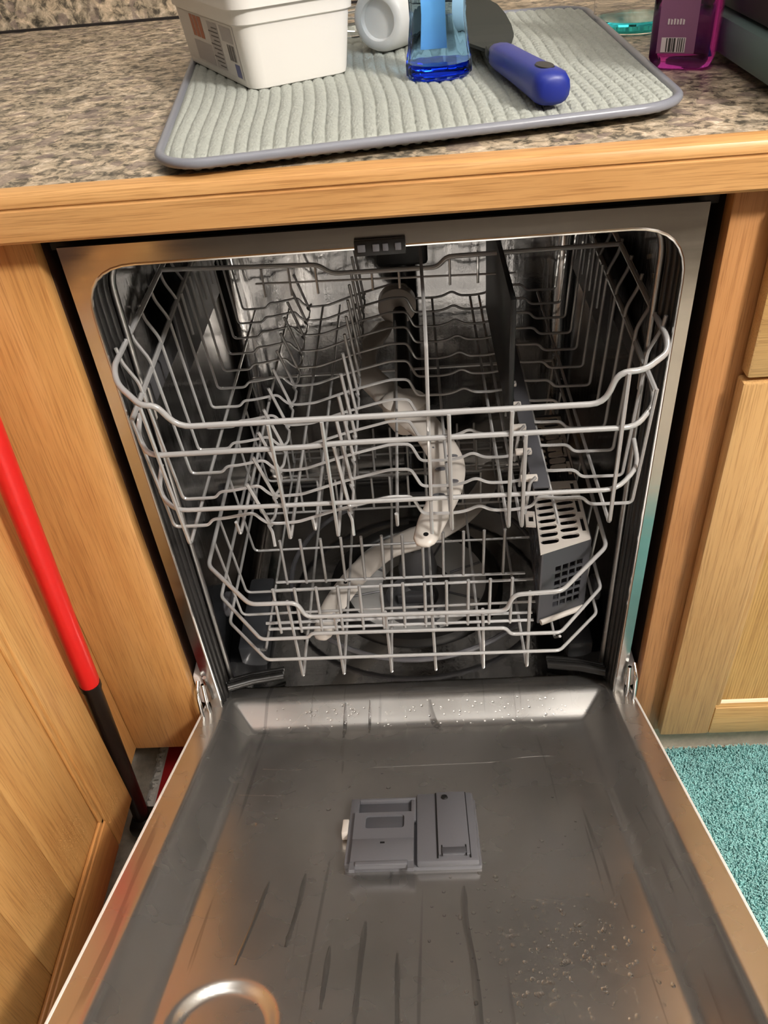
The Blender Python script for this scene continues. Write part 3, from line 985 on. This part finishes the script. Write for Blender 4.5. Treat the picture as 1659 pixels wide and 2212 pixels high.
# ------------------------------------------------------------------ lower rack
lr = tag(empty('lower_dish_rack', (0, 0.22, 0.28)), 'lower pale grey wire dish rack with two rows of plate tines', 'dish rack')
zl = 0.29
YL = -0.031
wire('rim_wire', [(-0.247, 0.475, 0.44), (-0.246, 0.034, 0.432), (-0.186, YL, 0.426), (-0.130, YL, 0.425), (-0.1215, YL, 0.400), (0.1185, YL, 0.3945), (0.127, YL, 0.4215), (0.183, YL, 0.424),
                  (0.2465, 0.034, 0.431), (0.248, 0.475, 0.44)], 0.0028, W, lr, 0.009, 9)
wire('rim_wire', [(-0.247, 0.475, 0.44), (0.248, 0.475, 0.44)], 0.0026, W, lr, 0)
wire('rim_wire', [(-0.243, 0.475, 0.376), (-0.2425, 0.038, 0.372), (-0.183, YL, 0.3635), (-0.124, YL, 0.363), (-0.119, YL, 0.370), (0.119, YL, 0.3645), (0.1245, YL, 0.353), (0.186, YL, 0.352),
                  (0.2455, 0.032, 0.362), (0.246, 0.475, 0.37)], 0.0024, W, lr, 0.006, 8)
wire('rim_wire', [(-0.241, 0.475, 0.325), (-0.240, 0.036, 0.325), (-0.182, YL, 0.3245), (0.187, YL, 0.3185), (0.244, 0.03, 0.3175), (0.245, 0.475, 0.32)], 0.0022, W, lr, 0.006, 8)
cwl = wire('cross_wire', [(-0.2475, 0.082, 0.432), (-0.236, 0.082, zl), (0.236, 0.082, zl), (0.2475, 0.082, 0.432)], 0.0019, W, lr, 0.008, 6)
for y in (0.126, 0.215, 0.303, 0.39, 0.47):
    copy_at(cwl, (0, y - 0.082, 0))
for x, tp in ((-0.1415, 0.425), (-0.088, 0.400), (-0.026, 0.399), (0.030, 0.397), (0.091, 0.396), (0.1465, 0.422)):
    wire('base_wire', [(x, YL + 0.0035, tp), (x + (0.0 if x < 0 else 0.001), YL + 0.004, zl - 0.006), (x, 0.475, zl - 0.004)], 0.0021, W, lr, 0.005, 6)
for x in (-0.196, 0.19):
    wire('base_wire', [(x, YL + 0.02, 0.322), (x, YL + 0.05, zl - 0.004), (x, 0.475, zl - 0.004)], 0.0019, W, lr, 0.005, 6)
for yy in (0.140, 0.049):
    wire('tine_carrier', [(-0.194, yy, zl + 0.004), (0.166, yy, zl - 0.001)], 0.0022, W, lr, 0, 7)
    wire('tine_carrier', [(-0.2, yy - 0.0145 if yy > 0.1 else yy + 0.013, zl + 0.002), (0.166, yy - 0.0145 if yy > 0.1 else yy + 0.013, zl)], 0.0022, W, lr, 0, 7)
tl = wire('tine', [(-0.178, 0.140, zl), (-0.1765, 0.140, zl + 0.084)], 0.0022, W, lr, 0, 8)
for r_, yy in enumerate((0.140, 0.049)):
    for i in range(12):
        if r_ == 0 and i == 0:
            continue
        copy_at(tl, (i * 0.0284, yy - 0.140, 0.0 if r_ == 0 else -0.004))
tb = wire('tine', [(-0.196, 0.303, zl), (-0.196, 0.307, zl + 0.058)], 0.0019, W, lr, 0, 7)
for r_, yy in enumerate((0.303, 0.39, 0.44)):
    if r_:
        wire('tine_carrier', [(-0.2, yy + 0.01, zl), (0.166, yy + 0.01, zl)], 0.0019, W, lr, 0, 6)
    for i in range(13):
        if r_ == 0 and i == 0:
            continue
        copy_at(tb, (i * 0.0284, yy - 0.303, 0))
for s in (-1, 1):
    for y in (0.1, 0.36):
        lathe('roller', [(0.0, -0.005), (0.016, -0.005), (0.018, -0.003), (0.018, 0.003), (0.016, 0.005), (0.0, 0.005)], (s * 0.257, y, 0.295), 'basket_grey', lr, axis=(1, 0, 0), seg=20)

# ------------------------------------------------------------------ cutlery basket
cb = tag(empty('cutlery_basket', (0.215, 0.2, 0.296)), 'dark grey cutlery basket with pale slotted lid, right side of the lower rack', 'basket')
FLb, FRb, BRb, BLb = Vector((0.169, 0.036)), Vector((0.2345, 0.0605)), Vector((0.240, 0.345)), Vector((0.190, 0.345))
zb0, zb1 = 0.2965, 0.421
def wall_xf(a, b):
    e = (b - a).normalized()
    nn = Vector((-e.y, e.x))
    return lambda u, v, w: Vector((a.x + e.x * u + nn.x * w, a.y + e.y * u + nn.y * w, v))
Lf = (FRb - FLb).length
holes = []
for c in range(4):
    for r_ in range(6):
        u0 = 0.021 + c * 0.0103
        v0 = zb0 + 0.021 + r_ * 0.0128
        holes.append([(u0, v0), (u0 + 0.0082, v0), (u0 + 0.0082, v0 + 0.0095), (u0, v0 + 0.0095)])
plate('front_wall', [(0, zb0), (Lf, zb0), (Lf, zb1), (0, zb1)], holes, 0.0022, wall_xf(FLb, FRb), 'basket_grey', cb)
for a, b in ((FRb, BRb), (BRb, BLb), (BLb, FLb)):
    L = (b - a).length
    hs = []
    n = int(L / 0.055)
    for i in range(n):
        for r_ in range(5):
            u0 = 0.012 + i * (L - 0.02) / n
            hs.append([(u0, zb0 + 0.02 + r_ * 0.017), (u0 + 0.038, zb0 + 0.02 + r_ * 0.017), (u0 + 0.038, zb0 + 0.031 + r_ * 0.017), (u0, zb0 + 0.031 + r_ * 0.017)])
    plate('side_wall', [(0, zb0), (L, zb0), (L, zb1), (0, zb1)], hs, 0.0022, wall_xf(a, b), 'basket_grey', cb)
bm = bmesh.new()
q = [bm.verts.new((p.x, p.y, zb0 + 0.001)) for p in (FLb, FRb, BRb, BLb)]
bm.faces.new(q)
bm_out('basket_floor', bm, 'basket_grey', cb)
wire('foot_rail', [(FLb.x + 0.004, FLb.y - 0.003, zb0 + 0.004), (FRb.x - 0.002, FRb.y - 0.003, zb0 + 0.004)], 0.004, 'light_grey', cb, 0, 8)
# hinged slotted lid: two columns of slanted rounded slots
def slot(cx_, cy_, a=0.0117, b=0.0050, sk=0.0015):
    o = []
    for k in range(12):
        t = 2 * math.pi * k / 12
        ca, sa = math.cos(t), math.sin(t)
        px = math.copysign(abs(ca) ** 0.55, ca) * a
        py = math.copysign(abs(sa) ** 0.75, sa) * b
        o.append((cx_ + px, cy_ + py + px * sk / a))
    return o
for (v0, v1) in ((0.0, 0.142), (0.146, 0.30)):
    hs = []
    n = 9
    for i in range(n):
        yy = v0 + 0.018 + i * (v1 - v0 - 0.022) / n
        xs = 0.1805 + yy * 0.055
        hs.append(slot(xs, 0.034 + yy + 0.004))
        if i < n - 1 or v0 > 0:
            hs.append(slot(xs + 0.0268, 0.034 + yy + 0.012))
    l0 = 0.167 + v0 * 0.06
    l1 = 0.167 + v1 * 0.06
    r0, r1 = 0.2325 + v0 * 0.02, 0.2325 + v1 * 0.02
    y0f, y0r = 0.034 + v0, 0.034 + v0 + (0.0245 if v0 == 0 else 0.0)
    for i in range(3):
        yy0 = y0r + 0.014 + i * (v1 - v0 - 0.03) / 3.0
        xx = r0 - 0.0075
        hs.append([(xx, yy0), (xx + 0.0045, yy0), (xx + 0.0048, yy0 + 0.026), (xx + 0.0003, yy0 + 0.026)])
    lidp = plate('basket_lid', [(l0, y0f), (r0, y0r), (r1, 0.034 + v1), (l1, 0.034 + v1)], hs, 0.0028,
                 lambda u, v, w: Vector((u, v, zb1 + 0.0005 + w)), 'light_grey', cb)
    if v0 == 0:
        plate('lid_tab', [(0.156, 0.088), (0.1685, 0.086), (0.1705, 0.115), (0.158, 0.117)], [[(0.1605, 0.096), (0.1665, 0.095), (0.1675, 0.107), (0.1615, 0.108)]], 0.0028,
              lambda u, v, w: Vector((u, v, zb1 + 0.0005 + w)), 'light_grey', cb)

# ------------------------------------------------------------------ mop leaning in the corner
mp_ = tag(empty('mop', (-0.36, -0.09, 0.0)), 'flat mop with red grip on a black pole, leaning in the left corner', 'mop')
A, B = Vector((-0.4090, -0.0765, 0.04)), Vector((-0.377, -0.0445, 0.95))
P = lambda t: A + (B - A) * t
wire('pole', [P(0), P(0.34)], 0.0115, 'pole_black', mp_, 0, 16)
wire('grip', [P(0.325), P(0.33), P(0.97), P(1.0)], [0.012, 0.0128, 0.0128, 0.011], 'red', mp_, 0, 18)
wire('ferrule', [P(0.317), P(0.326)], 0.0132, 'pole_black', mp_, 0, 16)
box('mop_plate', (-0.398, -0.27, 0.022), (-0.315, 0.068, 0.036), 'mop_red', mp_, 0.005)
box('pole_joint', (-0.424, -0.098, 0.02), (-0.39, -0.06, 0.045), 'pole_black', mp_, 0.005)
bm = bmesh.new()
rng = random.Random(5)
add_box(bm, (-0.408, -0.276, 0.001), (-0.305, 0.071, 0.021), 0.006)
for k in range(110):
    y = -0.272 + k * 0.34 / 109
    tube_bm(bm, [(-0.404, y, 0.012 + rng.uniform(-0.004, 0.006)), (-0.413 + rng.uniform(-0.003, 0.003), y + rng.uniform(-0.003, 0.003), 0.014), (-0.419 + rng.uniform(-0.004, 0.004), y + rng.uniform(-0.004, 0.004), 0.003)], 0.0032, 5)
bm_out('microfibre_pad', bm, 'mop_white', mp_)

# ------------------------------------------------------------------ teal rug
rug = tag(empty('rug', (0.6, -0.29, 0.0)), 'teal shag rug on the floor below the right cabinet', 'rug')
box('rug_backing', (0.12, -0.62, 0.0002), (1.25, 0.028, 0.006), 'teal_base', rug)
rng = random.Random(11)
vs, fs = [], []
for n_ in range(52000):
    if n_ < 40000:
        x, y = rng.uniform(0.27, 0.66), rng.uniform(-0.36, 0.026)
    else:
        x, y = rng.uniform(0.125, 1.245), rng.uniform(-0.615, 0.024)
    a = rng.uniform(0, 6.283)
    w = rng.uniform(0.0013, 0.0022)
    tx, ty = rng.uniform(-0.004, 0.004), rng.uniform(-0.004, 0.004)
    h = rng.uniform(0.011, 0.0145)
    i = len(vs)
    for k in range(3):
        b = a + k * 2.094
        vs.append((x + w * math.cos(b), y + w * math.sin(b), 0.005))
    for k in range(3):
        b = a + k * 2.094 + 0.5
        vs.append((x + tx + w * 0.6 * math.cos(b), y + ty + w * 0.6 * math.sin(b), h))
    fs += [(i, i + 1, i + 4, i + 3), (i + 1, i + 2, i + 5, i + 4), (i + 2, i, i + 3, i + 5), (i + 3, i + 4, i + 5)]
tag(mesh('rug_pile', vs, fs, 'teal_pile', rug), kind='stuff')

# ------------------------------------------------------------------ drying mat
dm = tag(empty('drying_mat', (0.05, 0.25, 0.914)), 'ribbed grey microfibre drying mat with satin binding on the countertop', 'drying mat')
QF = [Vector((-0.174, -0.028)), Vector((0.268, 0.040)), Vector((0.268, 0.535)), Vector((-0.236, 0.535))]
def Q(u, v):
    a = QF[0] * (1 - u) + QF[1] * u
    b = QF[3] * (1 - u) + QF[2] * u
    return a * (1 - v) + b * v
MW, ML, MR = 0.445, 0.52, 0.042
def mat_inset(u, v):
    """distance (m) from the rounded outline, positive inside"""
    x, y = u * MW, v * ML
    dx, dy = min(x, MW - x), min(y, ML - y)
    if dx < MR and dy < MR:
        return MR - math.hypot(MR - dx, MR - dy)
    return min(dx, dy)
def clampround(u, v):
    x, y = u * MW, v * ML
    cx_ = min(max(x, MR), MW - MR)
    cy_ = min(max(y, MR), ML - MR)
    d = Vector((x - cx_, y - cy_))
    if d.length > MR and x != cx_ and y != cy_:
        d = d.normalized() * MR
        x, y = cx_ + d.x, cy_ + d.y
    return x / MW, y / ML
def rib(x, y, ph=0.0):
    wob = 0.0018 * math.sin(y * 23 + x * 9)
    r = abs(math.sin(math.pi * (x + wob) / 0.0108 + ph)) ** 0.32
    q = 0.7 + 0.3 * abs(math.sin(math.pi * y / 0.0115)) ** 0.5
    lev = smooth01((x - 0.21) / 0.12)
    return r * (1 - lev * (1 - q) * 2.2)
ZT = 0.926
rng = random.Random(21)
NU, NV = 560, 260
def mat_sheet(top):
    vs, fs = [], []
    for j in range(NV + 1):
        for i in range(NU + 1):
            u, v = clampround(i / NU, j / NV)
            d = mat_inset(u, v)
            q = Q(u, v)
            f = smooth01(d / 0.010)
            if top:
                h = 0.9240 + f * (0.0012 + 0.0036 * rib(u * MW, v * ML)) + rng.uniform(-0.0005, 0.0005) * f
            else:
                h = 0.9230 - f * (0.0015 + 0.0055 * rib(u * MW, v * ML, 1.2)) if d < 0.03 else 0.9150
            vs.append((q.x, q.y, h))
    for j in range(NV):
        for i in range(NU):
            a = j * (NU + 1) + i
            fs.append((a, a + 1, a + NU + 2, a + NU + 1) if top else (a, a + NU + 1, a + NU + 2, a + 1))
    return vs, fs
v_, f_ = mat_sheet(True)
mesh('top_layer', v_, f_, 'mat_terry', dm, True)
NU, NV = 200, 90
v_, f_ = mat_sheet(False)
mesh('under_layer', v_, f_, 'mat_terry', dm, True)
bp = []
for (u, v) in rrect(0, 0, MW, ML, MR, 8):
    bp.append((u / MW, v / ML))
dense = []
for a, b in zip(bp, bp[1:] + bp[:1]):
    n = max(1, int(math.hypot((b[0] - a[0]) * MW, (b[1] - a[1]) * ML) / 0.03))
    for k in range(n):
        dense.append((a[0] + (b[0] - a[0]) * k / n, a[1] + (b[1] - a[1]) * k / n))
bm = bmesh.new()
tube_bm(bm, [(Q(u, v).x, Q(u, v).y, 0.9250) for u, v in dense], 0.0043, 10, closed=True)
bm_out('binding', bm, 'mat_bind', dm)

# ------------------------------------------------------------------ food tub on the mat
ft = tag(empty('food_tub', (-0.12, 0.31, 0.928)), 'white rectangular plastic food tub with lid at left on the mat', 'food container')
ta, tbv = Vector((0.88, 0.475)), Vector((-0.475, 0.88))
F0 = Vector((-0.122, 0.194))
def TB(u, v, z):
    p = F0 + ta * u + tbv * v
    return Vector((p.x, p.y, z))
TWd, TLn = 0.112, 0.215
def tub_ring(out_, z, r):
    return [TB(u, v, z) for u, v in rrect(-out_, -out_, TWd + out_, TLn + out_, r, 5)]
def loft(name, rings, mat, parent, cap0=True, cap1=True, sharp=40):
    bm = bmesh.new()
    R = [[bm.verts.new(v) for v in r] for r in rings]
    n = len(R[0])
    for a, b in zip(R, R[1:]):
        for i in range(n):
            bm.faces.new((a[i], a[(i + 1) % n], b[(i + 1) % n], b[i]))
    if cap0:
        bm.faces.new(R[0][::-1])
    if cap1:
        bm.faces.new(R[-1])
    return bm_out(name, bm, mat, parent, True, sharp)
loft('container', [tub_ring(-0.005, 0.9275, 0.012), tub_ring(-0.0012, 0.9295, 0.015), tub_ring(0.0, 0.934, 0.016), tub_ring(0.0055, 0.986, 0.017), tub_ring(0.0085, 0.9875, 0.019), tub_ring(0.0095, 1.001, 0.02)], 'white', ft)
loft('lid', [tub_ring(0.0095, 1.0005, 0.02), tub_ring(0.0135, 1.001, 0.022), tub_ring(0.014, 1.011, 0.022), tub_ring(0.012, 1.0135, 0.021), tub_ring(0.006, 1.0135, 0.018), tub_ring(0.003, 1.0105, 0.017)], 'white', ft)
# printed label on the long left side
def side_pt(t, z, off=0.0004):
    o = 0.0055 * (z - 0.934) / 0.052
    return TB(-o - off, t, z)
def patch(name, t0, t1, z0, z1, mat, off, parent):
    p = [side_pt(t0, z0, off), side_pt(t1, z0, off), side_pt(t1, z1, off), side_pt(t0, z1, off)]
    return mesh(name, p, [(0, 1, 2, 3)], mat, parent)
lb = patch('label', 0.017, 0.2, 0.936, 0.9845, 'tub_label', 0.0004, ft)
for t0, t1, z0, z1, m_ in ((0.133, 0.146, 0.962, 0.983, 'ink_red'), (0.148, 0.158, 0.962, 0.983, 'ink_red'), (0.118, 0.131, 0.962, 0.983, 'ink_red'),
                           (0.066, 0.098, 0.938, 0.982, 'ink_grey'), (0.102, 0.162, 0.938, 0.958, 'ink_grey'), (0.024, 0.058, 0.968, 0.982, 'ink_grey')):
    patch('print_block', t0, t1, z0, z1, m_, 0.0006, lb)
for k in range(9):
    patch('barcode_bar', 0.026 + k * 0.0024, 0.026 + k * 0.0024 + (0.0014 if k % 3 else 0.0008), 0.951, 0.966, 'ink_dark', 0.0006, lb)
patch('nutrition_mark', 0.022, 0.036, 0.937, 0.949, 'ink_blue', 0.0006, lb)
for k in range(10):
    patch('text_line', 0.068, 0.09 + 0.006 * (k % 3) - 0.004, 0.9405 + k * 0.004, 0.9415 + k * 0.004, 'ink_dark', 0.0008, lb)

# ------------------------------------------------------------------ blue bottle
bb = tag(empty('blue_bottle', (0.065, 0.195, 0.929)), 'clear blue waisted dish soap bottle standing on the mat', 'bottle')
def flute(prof, c, n=40, depth=0.03, lobes=12, sy=0.85):
    rings = []
    for r, z in prof:
        rings.append([Vector((c[0] + r * (1 + depth * math.cos(lobes * 2 * math.pi * k / n)) * math.cos(2 * math.pi * k / n),
                              c[1] + r * sy * (1 + depth * math.cos(lobes * 2 * math.pi * k / n)) * math.sin(2 * math.pi * k / n), z)) for k in range(n)])
    return rings
bc = (0.0655, 0.198)
loft('bottle', flute([(0.0275, 0.9283), (0.0315, 0.931), (0.0318, 0.94), (0.0290, 0.955), (0.0262, 0.980), (0.0268, 0.998), (0.030, 1.02), (0.034, 1.06), (0.031, 1.09), (0.016, 1.11), (0.0125, 1.125)], bc), 'blue_clear', bb)
loft('soap', flute([(0.0255, 0.9305), (0.0295, 0.9325), (0.0298, 0.938), (0.0290, 0.942)], bc), 'blue_liquid', bb)
vs, fs = [], []
for k in range(9):
    a = math.radians(-112 + k * 4.5)
    for z, r in ((0.948, 0.0318), (0.98, 0.0278), (0.998, 0.0284), (1.02, 0.0317), (1.045, 0.034)):
        vs.append((bc[0] + r * math.cos(a), bc[1] + r * 0.86 * math.sin(a), z))
for k in range(8):
    for j in range(4):
        a = k * 5 + j
        fs.append((a, a + 5, a + 6, a + 1))
bl = mesh('back_label', [(x, 2 * bc[1] - y, z) for x, y, z in vs], fs, 'blue_label', bb, True)
lathe('cap', [(0.0, 0.03), (0.012, 0.03), (0.015, 0.026), (0.016, 0.0)], (bc[0], bc[1], 1.12), 'white', bb)

# ------------------------------------------------------------------ spatula
sp = tag(empty('spatula', (0.13, 0.2, 0.929)), 'dark spatula with thick blue handle lying on the mat', 'spatula')
# handle: rounded bar, ends in a hanging hole with black insert
h0, h1 = Vector((0.1245, 0.196, 0.944)), Vector((0.1545, 0.038, 0.9445))
hd = (h1 - h0).normalized()
hs_ = Vector((-hd.y, hd.x, 0)).normalized() * -1
rings = []
for t, w, hh in ((0.0, 0.010, 0.009), (0.02, 0.0125, 0.0105), (0.12, 0.0135, 0.0115), (0.45, 0.0135, 0.0125), (0.75, 0.015, 0.0135), (0.92, 0.0165, 0.014), (0.98, 0.0145, 0.0125), (1.0, 0.0095, 0.008)):
    c = h0 + (h1 - h0) * t
    ring = []
    for k in range(16):
        a = 2 * math.pi * k / 16
        ca, sa = math.cos(a), math.sin(a)
        ring.append(c + hs_ * (math.copysign(abs(ca) ** 0.7, ca) * w) + Vector((0, 0, 1)) * (math.copysign(abs(sa) ** 0.8, sa) * hh))
    rings.append(ring)
loft('handle', rings, 'spatula_blue', sp, sharp=60)
hc = h0 + (h1 - h0) * 0.83
bm = bmesh.new()
lathe_bm(bm, [(0.0, 0.0004), (0.0085, 0.0004), (0.0094, -0.001)], (0, 0, 0), seg=20)
for v in bm.verts:
    v.co = hc + Vector((0, 0, 0.0138)) + hd * (v.co.y * 1.6) + hs_ * v.co.x * 0.8 + Vector((0, 0, v.co.z))
bm_out('hang_hole', bm, 'black', sp)
# blade: flat nylon turner with rounded shoulders rising slightly to the back
o2 = []
for (x, y) in ((0.117, 0.2), (0.1335, 0.205), (0.1415, 0.24), (0.149, 0.285), (0.1535, 0.35), (0.1545, 0.42), (0.152, 0.49), (0.143, 0.545), (0.12, 0.565), (0.09, 0.555), (0.076, 0.52), (0.07, 0.45), (0.072, 0.37), (0.082, 0.30), (0.098, 0.25), (0.11, 0.215)):
    o2.append((x, y))
plate('blade', o2, [], 0.003, lambda u, v, w: Vector((u, v, 0.944 + w - 0.004 * smooth01((v - 0.22) / 0.12) + 0.010 * (u - 0.11))), 'spatula_black', sp)
bm = bmesh.new()
add_box(bm, (0.112, 0.185, 0.938), (0.1345, 0.215, 0.9505), 0.004)
bm_out('neck', bm, 'spatula_black', sp)

# ------------------------------------------------------------------ frosted cup lying on its side, chrome whisk
cup = tag(empty('plastic_cup', (0.02, 0.38, 0.928)), 'frosted translucent plastic cup lying on its side behind the blue bottle', 'cup')
ax = Vector((0.45, 0.88, 0.0)).normalized()
lathe('cup_body', [(0.0, 0.006), (0.019, 0.006), (0.0205, 0.001), (0.026, 0.0), (0.030, 0.003), (0.0325, 0.010), (0.034, 0.03), (0.0355, 0.07), (0.034, 0.07), (0.0325, 0.03), (0.031, 0.012), (0.0, 0.0105)], (0.004, 0.325, 0.9615), 'frost', cup, axis=ax, seg=40, sharp=50)
wk = tag(empty('whisk', (-0.03, 0.42, 0.928)), 'chrome wire whisk lying behind the white food tub', 'whisk')
for dz, rr in ((0.0, 0.012), (0.014, 0.02), (0.026, 0.012)):
    wire('whisk_wire', [(-0.075, 0.405, 0.945), (-0.035, 0.405 - rr * 0.6, 0.935 + dz), (-0.005, 0.41, 0.935 + dz), (-0.002, 0.42, 0.935 + dz), (-0.005, 0.43, 0.935 + dz), (-0.035, 0.43 + rr * 0.6, 0.935 + dz), (-0.073, 0.43, 0.945)], 0.0016, 'chrome', wk, 0.012, 7)
wire('whisk_handle', [(-0.072, 0.4225, 0.945), (-0.112, 0.525, 0.942)], 0.0115, 'chrome', wk, 0, 14)

# ------------------------------------------------------------------ bottles at the right
tbt = tag(empty('clear_bottle', (0.325, 0.44, 0.914)), 'clear bottle with teal liquid at its bottom behind the purple bottle', 'bottle')
lathe('bottle', [(0.0, 0.0008), (0.043, 0.0008), (0.047, 0.004), (0.0475, 0.06), (0.046, 0.11), (0.03, 0.14), (0.014, 0.15), (0.014, 0.17)], (0.310, 0.434, 0.914), 'clear', tbt, seg=40)
lathe('teal_liquid', [(0.0, 0.002), (0.042, 0.002), (0.0455, 0.005), (0.0457, 0.0135), (0.0, 0.0135)], (0.310, 0.434, 0.914), 'teal_liquid', tbt, seg=40)
lathe('cap', [(0.0, 0.025), (0.014, 0.025), (0.0165, 0.021), (0.0165, 0.0)], (0.310, 0.434, 1.082), 'white', tbt)

pb = tag(empty('purple_bottle', (0.331, 0.238, 0.914)), 'translucent purple soap bottle with a barcode label beside the dark appliance', 'bottle')
ra = math.radians(-24)
def PB(u, v, z):
    return Vector((0.312 + u * math.cos(ra) - v * math.sin(ra), 0.224 + u * math.sin(ra) + v * math.cos(ra), z))
def pr(hx, hy, z, r):
    return [PB(u, v, z) for u, v in rrect(-hx, -hy, hx, hy, r, 5)]
loft('bottle', [pr(0.022, 0.014, 0.9145, 0.008), pr(0.028, 0.019, 0.917, 0.009), pr(0.031, 0.0225, 0.925, 0.009), pr(0.0312, 0.0228, 1.04, 0.009), pr(0.025, 0.0195, 1.06, 0.011), pr(0.011, 0.011, 1.075, 0.009), pr(0.011, 0.011, 1.09, 0.009)], 'purple_clear', pb)
pl = mesh('label', [PB(-0.023, -0.0232, 0.93), PB(0.013, -0.0232, 0.93), PB(0.013, -0.0232, 1.035), PB(-0.023, -0.0232, 1.035)], [(0, 1, 2, 3)], 'purple_label', pb)
pbk = mesh('barcode_field', [PB(-0.019, -0.0234, 0.931), PB(0.004, -0.0234, 0.931), PB(0.004, -0.0234, 0.944), PB(-0.019, -0.0234, 0.944)], [(0, 1, 2, 3)], 'ink_white', pl)
for k, (a, w) in enumerate(((0.2, 0.05), (0.3, 0.1), (0.43, 0.04), (0.5, 0.08), (0.66, 0.04), (0.74, 0.04), (0.82, 0.05), (0.92, 0.03))):
    u0 = -0.019 + 0.023 * a
    mesh('barcode_bar', [PB(u0, -0.0236, 0.9315), PB(u0 + 0.023 * w, -0.0236, 0.9315), PB(u0 + 0.023 * w, -0.0236, 0.9435), PB(u0, -0.0236, 0.9435)], [(0, 1, 2, 3)], 'ink_dark', pbk)
for k in range(6):
    u0 = -0.015 + k * 0.0028
    mesh('print_mark', [PB(u0, -0.0235, 0.955), PB(u0 + 0.0016, -0.0235, 0.955), PB(u0 + 0.0018, -0.0235, 0.960 - 0.001 * (k % 2)), PB(u0, -0.0235, 0.960)], [(0, 1, 2, 3)], 'ink_white', pl)
loft('cap', [pr(0.0125, 0.0125, 1.087, 0.01), pr(0.0125, 0.0125, 1.105, 0.01), pr(0.006, 0.006, 1.11, 0.005)], 'white', pb)

# ------------------------------------------------------------------ dark appliance at the right edge
ap = tag(empty('countertop_appliance', (0.5, 0.19, 0.914)), 'dark countertop appliance with grey green base at the right edge', 'appliance')
box('base', (0.3445, 0.0, 0.922), (0.66, 0.375, 0.957), 'app_base', ap, 0.008)
box('body', (0.3515, 0.008, 0.957), (0.652, 0.367, 1.13), 'app_body', ap, 0.012)
for x in (0.375, 0.64):
    for y in (0.03, 0.345):
        lathe('foot', [(0.0, 0.0), (0.01, 0.0), (0.012, 0.0085), (0.0, 0.0085)], (x, y, 0.914), 'rubber', ap, seg=16)
